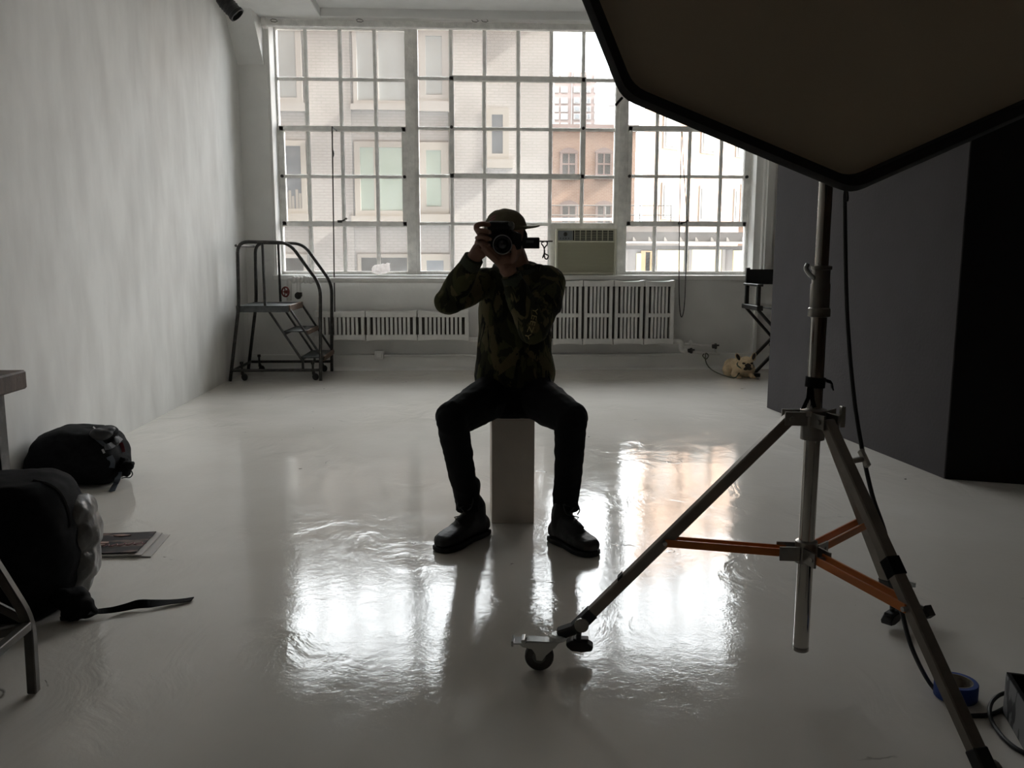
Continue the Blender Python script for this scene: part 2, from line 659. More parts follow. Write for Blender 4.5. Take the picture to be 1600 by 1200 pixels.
BEIGE = mat('aged_beige_plastic', (0.66, 0.64, 0.52), 0.5)
GRILLE = mat('beige_grille', (0.62, 0.61, 0.48), 0.6)
VENTDARK = mat('dark_vent', (0.035, 0.035, 0.03), 0.7)
PANELGREY = mat('control_panel_grey', (0.22, 0.24, 0.25), 0.4)
GREYFLAT = mat('dark_grey_flat_paint', (0.060, 0.056, 0.058), 0.85, var=0.06, vscale=4, bump=0.15, bscale=60, spec=0.25)
BLACKFLAT = mat('matt_black_flat_paint', (0.010, 0.009, 0.009), 0.9, spec=0.15)
DIFFUSER = mat('softbox_diffuser', (0.56, 0.475, 0.365), 0.9, var=0.03, vscale=5, bump=0.06, bscale=7, spec=0.1)
BLACKBOX = mat('softbox_black_fabric', (0.010, 0.0095, 0.0095), 0.8)
TABLEWOOD = mat('dark_table_wood', (0.085, 0.052, 0.038), 0.55, var=0.35, vscale=6, stretch=(1, 7, 1), bump=0.2)
CHAIRWOOD = mat('black_chair_wood', (0.018, 0.016, 0.014), 0.45)
CANVAS = mat('black_chair_canvas', (0.010, 0.010, 0.011), 0.9)
STOOLSTEEL = mat('grey_stool_steel', (0.075, 0.070, 0.060), 0.45, metal=0.4, var=0.2, vscale=20)
BLUEGREY = mat('blue_grey_nylon', (0.07, 0.085, 0.11), 0.6)
REDTAG = mat('red_tag', (0.16, 0.01, 0.015), 0.6)
WHITETAG = mat('white_reflective_tab', (0.6, 0.6, 0.62), 0.4)
PLASTICBAG = mat('thin_grey_plastic_bag', (0.10, 0.095, 0.088), 0.4, var=0.5, vscale=9, bump=0.6, bscale=18)
WHITEBAG = mat('crumpled_white_plastic', (0.9, 0.88, 0.87), 0.5, bump=0.6, bscale=24)
_t = WHITEBAG.node_tree
_tl = _t.nodes.new('ShaderNodeBsdfTranslucent')
_tl.inputs[0].default_value = (0.9, 0.87, 0.86, 1)
_mx = _t.nodes.new('ShaderNodeMixShader')
_mx.inputs[0].default_value = 0.7
_t.links.new(_t.nodes['Principled BSDF'].outputs[0], _mx.inputs[1])
_t.links.new(_tl.outputs[0], _mx.inputs[2])
_t.links.new(_mx.outputs[0], [n for n in _t.nodes if n.type == 'OUTPUT_MATERIAL'][0].inputs[0])
PAPER = mat('magazine_paper', (0.55, 0.52, 0.49), 0.6)
COVER = mat('printed_dark_cover', (0.022, 0.016, 0.018), 0.5, spec=0.2, col2=(0.26, 0.17, 0.14), vscale=7, stretch=(1, 2.2, 1), thr=(0.52, 0.66))
BLUETAPE = mat('blue_masking_tape', (0.018, 0.055, 0.26), 0.7)
CARD = mat('tape_core_card', (0.34, 0.31, 0.26), 0.8, col2=(0.20, 0.18, 0.16), vscale=30, thr=(0.5, 0.6))
LABELGREY = mat('grey_label_with_marks', (0.20, 0.20, 0.20), 0.6, col2=(0.02, 0.02, 0.02), vscale=26, stretch=(1, 1, 0.35), thr=(0.55, 0.58), detail=3)
PRINTYELLOW = mat('tan_sleeve_print', (0.42, 0.34, 0.16), 0.9)
# exterior
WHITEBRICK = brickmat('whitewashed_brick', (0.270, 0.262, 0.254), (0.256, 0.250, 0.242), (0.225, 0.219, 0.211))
PALETRIM = mat('pale_stone_trim', (0.220, 0.212, 0.202), 0.8)
TANTRIM = mat('tan_window_trim', (0.215, 0.203, 0.182), 0.7)
BLINDGREEN = mat('pale_green_blind', (0.23, 0.28, 0.245), 0.5)
BLUEPANE = mat('blue_grey_window_pane', (0.125, 0.140, 0.155), 0.25, col2=(0.07, 0.082, 0.095), vscale=2.2)
PALEPANE = mat('milky_window_pane', (0.25, 0.27, 0.275), 0.3)
DARKPANE = mat('dark_window_pane', (0.055, 0.058, 0.058), 0.2, var=0.3, vscale=2)
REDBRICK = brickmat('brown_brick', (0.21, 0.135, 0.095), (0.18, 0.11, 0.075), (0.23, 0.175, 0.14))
TOWERBRICK = mat('tower_red_brick', (0.135, 0.10, 0.09), 0.8, var=0.1, vscale=0.3)
TOWERWHITE = mat('tower_white_panel', (0.155, 0.15, 0.145), 0.7)
TOWERPANE = mat('tower_window', (0.075, 0.08, 0.085), 0.3)
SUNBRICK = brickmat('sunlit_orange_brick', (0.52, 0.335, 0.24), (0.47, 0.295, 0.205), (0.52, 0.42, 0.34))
ROOFGREY = mat('weathered_parapet', (0.065, 0.062, 0.060), 0.8, var=0.25, vscale=2)
SHEDGREY = mat('pale_shed_wall', (0.19, 0.18, 0.175), 0.7, var=0.1, vscale=2)
SHEDWHITE = mat('white_gutter', (0.5, 0.49, 0.47), 0.6)
SHEDYELLOW = mat('yellow_white_panel', (0.75, 0.66, 0.42), 0.6)
SHEDORANGE = mat('orange_panel', (0.42, 0.26, 0.14), 0.6)
RAILDARK = mat('dark_rail_steel', (0.06, 0.055, 0.05), 0.5)
ASPHALT = mat('yard_ground', (0.2, 0.19, 0.18), 0.9, var=0.2, vscale=0.5)

# ------------------------------------------------------------------ setting
XL, YB, YW = -2.22, 8.80, 9.10      # left wall, back wall, glass plane
XR_ROOM, YF = 5.6, -4.0
ZC, ZS = 3.44, 3.36                 # recessed ceiling, beam soffit
WX0, WX1 = -1.94, 2.985             # window opening in the wall
SILL, HEAD = 0.945, 3.42

struct('floor', G().box(XL - 0.2, XR_ROOM + 0.2, YF - 0.2, YB + 0.4, -0.2, 0), FLOOR)
g = G()
g.box(XL - 0.2, XL, YF - 0.2, YB + 0.4, -0.2, 4.2)
struct('wall_left', g, PLASTER)
g = G()
g.box(XL - 0.2, WX0, YB, YB + 0.42, -0.2, 4.2)
g.box(WX1, XR_ROOM + 0.2, YB, YB + 0.42, -0.2, 4.2)
g.box(WX0, WX1, YB, YB + 0.42, -0.2, SILL - 0.04)
g.box(WX0, WX1, YB, YB + 0.42, HEAD, 4.2)
struct('wall_back', g, WHITE)
struct('wall_right', G().box(XR_ROOM, XR_ROOM + 0.2, YF - 0.2, YB + 0.4, -0.2, 4.2), BACKWALL)
struct('wall_front', G().box(XL, XR_ROOM, YF - 0.2, YF, -0.2, 4.2), BACKWALL)
g = G()
g.box(XL, XR_ROOM, YF, YB, ZC, ZC + 0.3)
struct('ceiling', g, CEIL)
g = G()
g.box(XL, -1.39, YF, YB, ZS, ZC + 0.02)
struct('trim_1', g, CEIL, bevel=0.006)                 # beam along the left wall
g = G()
g.box(-1.39, XR_ROOM, 8.62, YB, ZS, ZC + 0.02)
struct('trim_2', g, CEIL, bevel=0.006)                 # beam over the window
# haunch under the left beam, against the back wall
hz0 = 2.945
g = G()
g.prism([(XL, YB + 0.01, hz0), (XL, 8.37, ZS + 0.01), (XL, YB + 0.01, ZS + 0.01)], (WX0 - 0.03 - XL, 0, 0))
struct('trim_3', g, WHITE)
# base of the back wall with a rounded foot
prof = []
for k in range(9):
    a = k / 8 * math.pi / 2
    prof.append((0, 8.72 - 0.10 * (1 - math.sin(a)), 0.035 * (1 - math.cos(a))))
prof = [(0, YB + 0.01, 0.0)] + prof + [(0, 8.735, 0.145), (0, YB + 0.01, 0.15)]
g = G().prism([(XL, y, z) for _, y, z in prof], (XR_ROOM - XL, 0, 0))
struct('baseboard_back', g, WHITE)
# sill board of the window
g = G().box(WX0 - 0.02, WX1 + 0.02, 8.77, YW + 0.06, SILL - 0.05, SILL + 0.0)
struct('trim_4', g, WHITE, bevel=0.006)
# right reveal casing and plaster pilaster lines
g = G().box(WX1 - 0.07, WX1 + 0.0, 8.86, YW + 0.06, SILL, HEAD)
struct('trim_5', g, WHITE)
g = G()
g.box(2.93, 2.965, 8.765, YB + 0.01, 0.15, SILL - 0.05)
g.box(WX1 + 0.02, WX1 + 0.10, 8.77, YB + 0.01, SILL - 0.05, HEAD)
struct('trim_6', g, WHITE, bevel=0.004)
# left reveal bead
g = G().box(WX0 - 0.0, WX0 + 0.02, YB + 0.02, YW + 0.06, SILL, HEAD)
struct('trim_7', g, WHITE)

# unseen front above and beside the window, added and stretched to shade the yard
g = G().box(-60, 42.0, 9.2, 9.9, 4.2, 55)
g.box(-60, XL - 0.2, 9.2, 9.9, -12, 4.2)
g.box(XR_ROOM + 0.2, 42.0, 9.2, 9.9, -12, 4.2)
struct('yard_shade_wall', g, BACKWALL)

# roller rail above the window
rail = empty('curtain_rail', (0.4, 8.70, 3.28), 'long grey rail with wire clips above the window', 'rail')
g = G().box(-1.93, 3.0, 8.665, 8.735, 3.285, 3.345)
g.box(-1.95, -1.90, 8.65, 8.75, 3.27, 3.36)
part('rail_box', g, STEELWHITE, rail, 0.008)
for u in (428, 562, 742, 757, 930):
    p = at(u, 33, Y=8.655)
    pts = [p + V(-0.03, 0, 0.012), p + V(-0.012, -0.012, 0.016), p + V(0.02, -0.012, 0.012), p + V(0.035, 0, 0), p + V(0.015, -0.012, -0.012), p + V(-0.02, -0.012, -0.008)]
    part('clip', G().tube(pts, 0.003, 5, closed=True), DARKIRON, rail)

# ------------------------------------------------------------------ windows
def window(n, label_unused, xs, zs, sash, skip=()):
    """xs, zs: pane grid lines (outer edges first and last); sash: (c0, c1, r0, r1) of the pivoting sash"""
    e = empty('window_%d' % n, ((xs[0] + xs[-1]) / 2, YW, zs[-1]), kind='structure')
    x0, x1, z1, z0 = xs[0], xs[-1], zs[0], zs[-1]
    t = 0.026
    g = G()
    g.box(x0 - 0.04, x0 + 0.012, YW - 0.05, YW + 0.05, z0 - 0.03, z1 + 0.04)
    g.box(x1 - 0.012, x1 + 0.04, YW - 0.05, YW + 0.05, z0 - 0.03, z1 + 0.04)
    g.box(x0, x1, YW - 0.05, YW + 0.05, z1 - 0.012, z1 + 0.04)
    g.box(x0, x1, YW - 0.05, YW + 0.05, z0 - 0.03, z0 + 0.014)
    part('frame', g, STEELWHITE, e, 0.004)
    for c in range(1, len(xs) - 1):
        g = G()
        k = 7
        for i in range(len(zs) - 1):
            dx = random.uniform(-0.003, 0.003)
            g.box(xs[c] - 0.012 + dx, xs[c] + 0.012 + dx, YW - 0.022, YW + 0.022, zs[i + 1] - 0.002, zs[i] + 0.002)
            g.prism([(xs[c] - 0.020 + dx, YW - 0.006, zs[i + 1]), (xs[c] + 0.020 + dx, YW - 0.006, zs[i + 1]), (xs[c] + 0.010 + dx, YW - 0.021, zs[i + 1]), (xs[c] - 0.010 + dx, YW - 0.021, zs[i + 1])], (0, 0, zs[i] - zs[i + 1]))
        part('muntin', g, STEELWHITE, e)
    for r in range(1, len(zs) - 1):
        g = G()
        g.box(x0, x1, YW - 0.024, YW + 0.024, zs[r] - 0.011, zs[r] + 0.011)
        g.prism([(x0, YW - 0.006, zs[r] - 0.018), (x0, YW - 0.006, zs[r] + 0.018), (x0, YW - 0.023, zs[r] + 0.009), (x0, YW - 0.023, zs[r] - 0.009)], (x1 - x0, 0, 0))
        part('muntin', g, STEELWHITE, e)
    c0, c1, r0, r1 = sash
    sx0, sx1, sz1, sz0 = xs[c0], xs[c1], zs[r0], zs[r1]
    g = G()
    i0 = 0.0 if c0 else 0.03
    i1 = 0.0 if c1 < len(xs) - 1 else 0.03
    for a, b in ((sx0 + i0 - 0.03, sx0 + i0 + 0.03), (sx1 - i1 - 0.03, sx1 - i1 + 0.03)):
        g.box(a + 0.006, b - 0.004, YW - 0.045, YW + 0.03, sz0 - 0.02, sz1 + 0.02)
    for zz in (sz1, sz0):
        g.box(sx0 + i0 - 0.02, sx1 - i1 + 0.02, YW - 0.045, YW + 0.03, zz - 0.026, zz + 0.026)
    part('sash_frame', g, STEELWHITE, e, 0.004)
    g = G()
    for sx in (sx0 + i0, sx1 - i1):
        g.tube([(sx, YW - 0.05, (sz0 + sz1) / 2), (sx, YW - 0.068, (sz0 + sz1) / 2)], 0.016, 10)
    part('pivot', g, DARKIRON, e)
    for r in range(len(zs) - 1):
        for c in range(len(xs) - 1):
            if (c, r) in skip:
                continue
            g = G().box(xs[c] + 0.008, xs[c + 1] - 0.008, YW - 0.003, YW + 0.003, zs[r + 1] + 0.008, zs[r] - 0.008)
            part('pane', g, GLASS, e)
    return e


W1X = [-1.915, -1.621, -1.280, -0.934, -0.625]
W2X = [-0.519, -0.174, 0.159, 0.504, 0.836, 1.166, 1.508]
W3X = [1.620, 1.937, 2.278, 2.613, 2.905]
w1 = window(1, '', W1X, [3.371, 2.885, 2.402, 1.934, 1.458, 0.962], (0, 4, 2, 4))
w2 = window(2, '', W2X, [3.392, 2.905, 2.417, 1.945, 1.465, 0.965], (1, 5, 1, 3), skip=((4, 4), (5, 4)))
w3 = window(3, '', W3X, [3.405, 2.935, 2.433, 1.956, 1.472, 0.967], (0, 4, 2, 4))
# two heavy mullions between the units
for n, (xa, xb) in ((8, (-0.585, -0.559)), (9, (1.548, 1.580))):
    g = G().box(xa - 0.012, xb + 0.012, YW - 0.075, YW + 0.06, SILL, HEAD)
    g.box(xa - 0.02, xa + 0.004, YW - 0.055, YW + 0.06, SILL, HEAD)
    g.box(xb - 0.004, xb + 0.02, YW - 0.055, YW + 0.06, SILL, HEAD)
    struct('trim_%d' % n, g, STEELWHITE)
g = G().box(WX0, W1X[0] - 0.03, YW - 0.04, YW + 0.05, SILL, HEAD)
g.box(W3X[-1] + 0.03, WX1, YW - 0.04, YW + 0.05, SILL, HEAD)
g.box(WX0, WX1, YW - 0.06, YW + 0.05, 3.425, HEAD + 0.05)
g.box(WX0, -0.56, YW - 0.05, YW + 0.05, 3.405, HEAD + 0.02)
struct('trim_10', g, STEELWHITE)

# sash latches
for par_, u, v in ((w1, 531, 346), (w3, 1063, 349)):
    p = at(u, v, Y=YW - 0.05)
    g = G().obox(p, V(0.022, 0, 0), V(0, 0.012, 0), V(0, 0, 0.012))
    g.bar(p + V(0.005, -0.02, 0.0), p + V(0.055, -0.03, 0.014), 0.012, 0.014)
    g.tube([p + V(0.05, -0.03, 0.012), p + V(0.062, -0.035, 0.026), p + V(0.08, -0.035, 0.028)], 0.008, 7)
    g.cyl(p + V(0.0, -0.005, 0), p + V(0.0, -0.032, 0), 0.010, 10)
    part('latch', g, DARKIRON, par_)

# pull cord on the left and chain loop on the right
g = G()
a, b_ = at(519, 198, Y=8.76), at(523, 490, Y=8.66)
g.tube([a + V(0, 0.28, 0), a, a.lerp(b_, 0.5), b_], 0.0065, 6)
k = at(520.5, 240, Y=8.74)
g.tube([k + V(0, 0, 0.03), k, k + V(0, 0, -0.03)], [0.007, 0.013, 0.007], 8)
thing('pull_cord', g, DARKIRON, 'straight dark pull cord hanging past the sill to the long low radiator', 'cord')
g = G()
pts = smoothpath([at(1065, 206, Y=YW - 0.06), at(1062, 330, Y=8.8), at(1061, 440, Y=8.74), at(1062, 480, Y=8.7), at(1065, 495.5, Y=8.69), at(1069, 480, Y=8.7),
                  at(1071, 440, Y=8.74), at(1073, 345, Y=8.8), at(1068, 260, Y=YW - 0.08), at(1066, 206, Y=YW - 0.06)], 8)
g.tube(pts, 0.0045, 6)
thing('chain_loop', g, DARKIRON, 'thin dark chain loop hanging below the sill beside the tall radiator', 'chain')

# ------------------------------------------------------------------ tall grey / black studio flat
P1, P2 = at(1198, 637, z=0), at(1475, 748, z=0)
d = (at(1600, 757, z=0) - P2).normalized()
P3 = P2 + d * 2.9
FH = 3.0
n1 = (P2 - P1).normalized()
side = V(-n1.y, n1.x, 0)            # away from the room on the right
if side.x < 0: side = -side
flat = empty('studio_flat', (P2.x, P2.y, 0), "tall dark grey studio flat with a black end, in front of the director's chair", 'partition')
part('panel', G().prism([P1, P2, P2 + side * 0.05 + n1 * 0.0, P1 + side * 0.05], (0, 0, FH)), GREYFLAT, flat, 0.003)
back = V(-d.y, d.x, 0)
if back.y < 0: back = -back
part('panel', G().prism([P2 + d * 0.002 - back * 0.004, P3, P3 + back * 0.05, P2 + d * 0.055 + back * 0.05], (0, 0, FH)), BLACKFLAT, flat, 0.003, label='matt black end panel')

# ------------------------------------------------------------------ radiators
def radiator(label, xs, z0, z1, yf, rows, slots, seed):
    e = empty('radiator', ((xs[0] + xs[-1]) / 2, yf + 0.06, z0), label, 'radiator', 'painted wall radiators')
    rnd = random.Random(seed)
    for i in range(len(xs) - 1):
        a, b = xs[i] + 0.004, xs[i + 1] - 0.004
        g = G()
        hb = 0.062
        # cast header and footer swelling up towards the joints
        def cap(zb, up, amp):
            pts = []
            nseg = 8
            for k in range(nseg + 1):
                x = a + (b - a) * k / nseg
                sw = abs(2 * k / nseg - 1) ** 3 * amp
                pts.append((x, yf, zb + (sw if up else -sw)))
            return pts
        top = cap(z1 - 0.012, True, 0.014)
        bot = cap(z0 + 0.012, False, 0.014)
        g.prism(top + [(b, yf, z1 - hb), (a, yf, z1 - hb)], (0, 0.16, 0))
        g.prism(bot + [(b, yf, z0 + hb), (a, yf, z0 + hb)], (0, 0.05, 0))
        side_w = 0.040
        zs_ = z0 + hb - 0.002
        ze_ = z1 - hb + 0.002
        gap = 0.010
        # outer posts leave a dark joint between two sections
        g.box(a + (gap if i else 0), a + side_w, yf + 0.002, yf + 0.05, zs_, ze_)
        g.box(b - side_w, b - (gap if i < len(xs) - 2 else 0), yf + 0.002, yf + 0.05, zs_, ze_)
        wdt = (b - a - 2 * side_w)
        pitch = wdt / slots
        for k in range(1, slots):
            x = a + side_w + pitch * k
            g.box(x - pitch * 0.31, x + pitch * 0.31, yf + 0.002, yf + 0.05, zs_, ze_)
        if rows == 2:
            zm = z0 + (z1 - z0) * 0.46
            g.box(a + side_w, b - side_w, yf + 0.003, yf + 0.05, zm - 0.02, zm + 0.02)
        o = part('section', g, RADWHITE, e, 0.003)
    part('core', G().box(xs[0] + 0.02, xs[-1] - 0.02, yf + 0.055, yf + 0.075, z0 + 0.03, z1 - 0.03), DARKCORE, e, label='dark core plate with the slot shade painted in')
    for x in (xs[0] + 0.12, xs[-1] - 0.12):
        for zz in (z1 - 0.09, z0 + 0.06):
            part('bracket', G().bar((x, yf + 0.06, zz), (x, YB - 0.001, zz), 0.03, 0.04), RADWHITE, e)
    return e


RY = 8.60
def rx(u, v): return at(u, v, Y=RY).x
rl = radiator('long low white radiator with one row of slots, mounted behind the step ladder', [rx(490, 510), rx(571, 510), rx(652, 510), rx(733, 510)], at(600, 533, Y=RY).z, at(600, 486, Y=RY).z, RY, 1, 10, 1)
rr_ = radiator('tall white radiator with two rows of slots under the air conditioner', [rx(815, 488), rx(863, 488), rx(911, 488), rx(959, 488), rx(1007, 488), rx(1054, 488)], at(960, 539, Y=RY).z, at(960, 438, Y=RY).z, RY, 2, 6, 2)
# feed stub on the right end of the low radiator
g = G().tube([at(733, 531, Y=8.66), at(746, 531, Y=8.66)], 0.03, 10)
part('pipe', g, RADWHITE, rl)

# ------------------------------------------------------------------ lagged steam pipe with valves (left)
sp = empty('steam_pipe', (at(455, 437, Y=8.66).x, 8.68, 0.88), 'white lagged steam pipe with lumpy wrapping running under the sill', 'pipe')
PY = 8.66
pA = [at(452, 470, Y=PY), at(452, 440, Y=PY), at(462, 437, Y=PY), at(500, 437.5, Y=PY), at(700, 438.5, Y=PY), at(808, 439, Y=PY)]
path = fillet(pA[:2] + [at(452, 437, Y=PY)] + pA[3:], 0.05, 5)
g = G()
g.tube(path, 0.026, 12)
rnd = random.Random(3)
for u in (459, 465, 471, 477, 482, 486):
    p = at(u, 437 + rnd.uniform(-0.4, 0.6), Y=PY)
    g.ell(p, 0.026, 0.036, rnd.uniform(0.034, 0.042), nu=12, nv=8)
g.tube([at(467, 438, Y=PY), at(467, 462, Y=PY)], 0.022, 10)
part('lagging', g, RADWHITE, sp, smooth=True)
wc = at(446, 456, Y=PY - 0.05)
g = G()
ring = [wc + V(math.cos(t) * 0.045, 0, math.sin(t) * 0.045) for t in [k * 2 * math.pi / 18 for k in range(18)]]
ax = V(-0.5, -0.8, 0.05).normalized()
a1, b1 = frame_of(ax)
ring = [wc + (a1 * math.cos(t) + b1 * math.sin(t)) * 0.046 for t in [k * 2 * math.pi / 18 for k in range(18)]]
g.tube(ring, 0.008, 6, closed=True)
for k in range(5):
    t = k * 2 * math.pi / 5
    g.bar(wc, wc + (a1 * math.cos(t) + b1 * math.sin(t)) * 0.044, 0.009, 0.007)
g.cyl(wc - ax * 0.07, wc + ax * 0.012, 0.012, 10)
part('valve_wheel', g, REDVALVE, sp, label='red handwheel')
g = G()
wk = at(465.5, 462, Y=PY - 0.03)
g.lathe([(0.012, -0.02), (0.034, -0.012), (0.036, 0.0), (0.030, 0.014), (0.012, 0.02)], wk, (-0.4, -0.9, 0), 12)
g.cyl(wk, at(467, 461, Y=PY), 0.014, 8)
g.obox(wk + V(0.02, 0.0, 0.012), V(0.018, 0, 0), V(0, 0.02, 0), V(0, 0, 0.02))
part('valve', g, DARKIRON, sp, label='dark iron valve')

# return pipes on the right
rp = empty('return_pipe', (at(1080, 548, Y=8.66).x, 8.68, 0.16), 'white return pipes with two dark valves right of the tall radiator', 'pipe')
g = G()
g.tube(fillet([at(1048, 533, Y=8.66), at(1064, 533.5, Y=8.66), at(1064, 547, Y=8.66), at(1076, 549, Y=8.66)], 0.03), 0.026, 10)
g.tube(fillet([at(1076, 549, Y=8.66), at(1097, 552, Y=8.66), at(1124, 552.5, Y=8.69)], 0.03), 0.016, 8)
g.tube([at(1070, 538, Y=8.68), at(1079, 538, Y=8.68), at(1112, 541, Y=8.66)], 0.014, 8)
g.tube([at(1118, 542, Y=8.66), at(1119, 553, Y=8.69)], 0.014, 8)
g.ell(at(1079, 536, Y=8.67), 0.02, 0.02, 0.03, nu=10, nv=6)
part('pipe_run', g, RADWHITE, rp, smooth=True)
for u, v in ((1079, 548), (1117, 541)):
    p = at(u, v, Y=8.64)
    g = G().lathe([(0.010, -0.03), (0.022, -0.025), (0.022, -0.005), (0.030, 0), (0.030, 0.015), (0.012, 0.02)], p, (0.8, -0.5, 0.1), 10)
    g.cyl(p, p + V(0, -0.045, 0.012), 0.010, 8)
    g.obox(p + V(0, -0.05, 0.014), V(0.028, 0, 0), V(0, 0.006, 0), V(0, 0, 0.008))
    part('valve', g, DARKIRON, rp, label='dark valve')

# junction box with conduit
jb = at(593, 554, Y=8.72)
je = empty('junction_box', (jb.x, 8.73, jb.z), 'small white junction box low on the wall below the long radiator', 'electrical box')
g = G().box(jb.x - 0.045, jb.x + 0.045, 8.665, 8.745, jb.z - 0.045, jb.z + 0.045)
g.box(jb.x - 0.03, jb.x + 0.03, 8.658, 8.67, jb.z - 0.03, jb.z + 0.03)
part('box', g, WHITE, je, 0.006)
g = G().tube([(jb.x + 0.04, 8.715, jb.z - 0.01), (jb.x + 2.9, 8.715, jb.z - 0.012)], 0.010, 8)
part('conduit', g, WHITE, je, smooth=True)

# ------------------------------------------------------------------ air conditioner in the window
ya = 8.84
A0, A1 = at(868, 425, Y=ya), at(964, 357.5, Y=ya)
ax0, ax1, az0, az1 = A0.x, A1.x, SILL + 0.004, A1.z
ac = empty('air_conditioner', ((ax0 + ax1) / 2, ya + 0.15, SILL), 'beige window air conditioner on the sill', 'air conditioner')
part('casing', G().box(ax0 + 0.012, ax1 - 0.012, ya + 0.035, YW + 0.35, az0 + 0.012, az1 - 0.012), BEIGE, ac, 0.006)
g = G()
fw = 0.022
hz = az1 - (az1 - az0) * 0.275
g.box(ax0, ax0 + fw, ya, ya + 0.05, az0, az1)
g.box(ax1 - fw, ax1, ya, ya + 0.05, az0, az1)
g.box(ax0 + fw, ax1 - fw, ya, ya + 0.05, az1 - fw * 0.8, az1)
g.box(ax0 + fw, ax1 - fw, ya, ya + 0.05, az0, az0 + fw * 1.2)
g.box(ax0 + fw, ax1 - fw, ya + 0.002, ya + 0.05, hz - 0.008, hz + 0.008)
part('front_frame', g, BEIGE, ac, 0.005)
g = G()
nL = 26
for k in range(nL):
    zc = az0 + 0.032 + (hz - 0.014 - az0 - 0.032) * (k + 0.5) / nL
    hh = (hz - 0.014 - az0 - 0.032) / nL
    g.prism([(ax0 + fw, ya + 0.006, zc - hh * 0.36), (ax0 + fw, ya + 0.014, zc + hh * 0.36), (ax0 + fw, ya + 0.03, zc + hh * 0.3), (ax0 + fw, ya + 0.03, zc - hh * 0.36)], (ax1 - ax0 - 2 * fw, 0, 0))
g.box(ax0 + fw, ax1 - fw, ya + 0.02, ya + 0.035, az0 + 0.02, hz)
part('intake_grille', g, GRILLE, ac)
xs_ = ax0 + (ax1 - ax0) * 0.285
part('control_panel', G().box(ax0 + fw + 0.004, xs_ - 0.006, ya + 0.006, ya + 0.04, hz + 0.012, az1 - fw * 0.8 - 0.004), PANELGREY, ac, 0.003, label='grey control panel')
g = G()
kc = V((ax0 + xs_) / 2 + 0.008, ya + 0.006, (hz + az1) / 2 + 0.008)
g.lathe([(0.020, 0), (0.020, 0.008), (0.015, 0.012), (0.0005, 0.012)], kc, (0, -1, 0), 16)
part('dial', g, VENTDARK, ac, label='dark round display dial')
g = G()
for k in range(4):
    x = ax0 + fw + 0.025 + k * 0.028
    g.lathe([(0.006, 0), (0.006, 0.004), (0.0005, 0.005)], (x, ya + 0.006, hz + 0.03), (0, -1, 0), 8)
part('button', g, VENTDARK, ac)
g = G().box(xs_, ax1 - fw - 0.004, ya + 0.024, ya + 0.04, hz + 0.01, az1 - fw * 0.8)
part('vent', g, VENTDARK, ac, label='dark louvred air outlet')
g = G()
for k in range(5):
    zc = hz + 0.016 + (az1 - fw - hz - 0.02) * (k + 0.5) / 5
    g.bar((xs_ + 0.016, ya + 0.012, zc), (ax1 - fw - 0.008, ya + 0.012, zc), 0.012, 0.0045)
for k in range(8):
    x = xs_ + 0.016 + (ax1 - fw - 0.024 - xs_) * k / 7
    g.box(x - 0.003, x + 0.003, ya + 0.008, ya + 0.024, hz + 0.012, az1 - fw * 0.8)
part('louvre', g, GRILLE, ac)
part('side_filler', G().box(ax1 - 0.03, W2X[6], YW - 0.04, YW, SILL, 1.45), STEELWHITE, ac)
g = G().box(W2X[4] + 0.0, ax0 + 0.03, YW - 0.04, YW + 0.0, SILL, 1.45)
for k in range(4):
    g.box(W2X[4] + 0.004 + k * 0.012, W2X[4] + 0.008 + k * 0.012, YW - 0.05, YW, SILL, 1.44)
part('side_filler', g, STEELWHITE, ac)
part('filler_board', G().box(W2X[4], W2X[6], YW - 0.03, YW, az1 - 0.03, 1.46), STEELWHITE, ac)

# white crumpled bag on the sill
c = at(595, 420, Y=8.93)
c.z = SILL + 0.045
g = G().ell(c, 0.092, 0.06, 0.048)
g.ell(c + V(-0.04, 0, -0.012), 0.05, 0.05, 0.036)
g.ell(c + V(0.03, 0, 0.012), 0.06, 0.04, 0.042)
g.tube([c + V(0.06, 0, 0.03), c + V(0.085, 0, 0.055), c + V(0.10, 0, 0.06)], [0.03, 0.014, 0.006], 8)
me = blob(g, 0.006, 2, 0.012, 26)
zmin = min(v.co.z for v in me.vertices)
for v in me.vertices:
    v.co.z += SILL + 0.001 - zmin
props(linkmesh('plastic_bag', me, WHITEBAG), 'small crumpled white plastic bag on the window sill', 'bag')

# spotlight at the upper left
sp0, sp1 = at(352, 3, Y=7.0), at(371, 24, Y=7.0)
e = empty('spotlight', sp0 + V(0, 0, 0.1), 'black cylindrical track spotlight high up by the left wall', 'spotlight')
ax = (sp1 - sp0).normalized()
g = G().lathe([(0.025, -0.06), (0.05, -0.045), (0.056, 0), (0.056, 0.10), (0.062, 0.105), (0.062, 0.13), (0.052, 0.132), (0.05, 0.10), (0.001, 0.098)], sp0, ax, 18)
part('housing', g, CAMBLACK, e, smooth=True)
g = G()
top = V(sp0.x - 0.02, sp0.y, ZS)
g.tube([top, V(sp0.x - 0.02, sp0.y, sp0.z + 0.08), sp0 + V(-0.02, 0, 0.02)], 0.012, 8)
g.lathe([(0.04, 0), (0.04, -0.03), (0.015, -0.035)], top, (0, 0, 1), 14)
part('mount', g, CAMBLACK, e)
g = G()
for k in range(4):
    q = sp0 + ax * (0.0 + k * 0.022)
    a1, b1 = frame_of(ax)
    g.tube([q + (a1 * math.cos(t) + b1 * math.sin(t)) * 0.057 for t in [j * 2 * math.pi / 16 for j in range(16)]], 0.003, 5, closed=True)
part('cooling_rib', g, CAMBLACK, e)

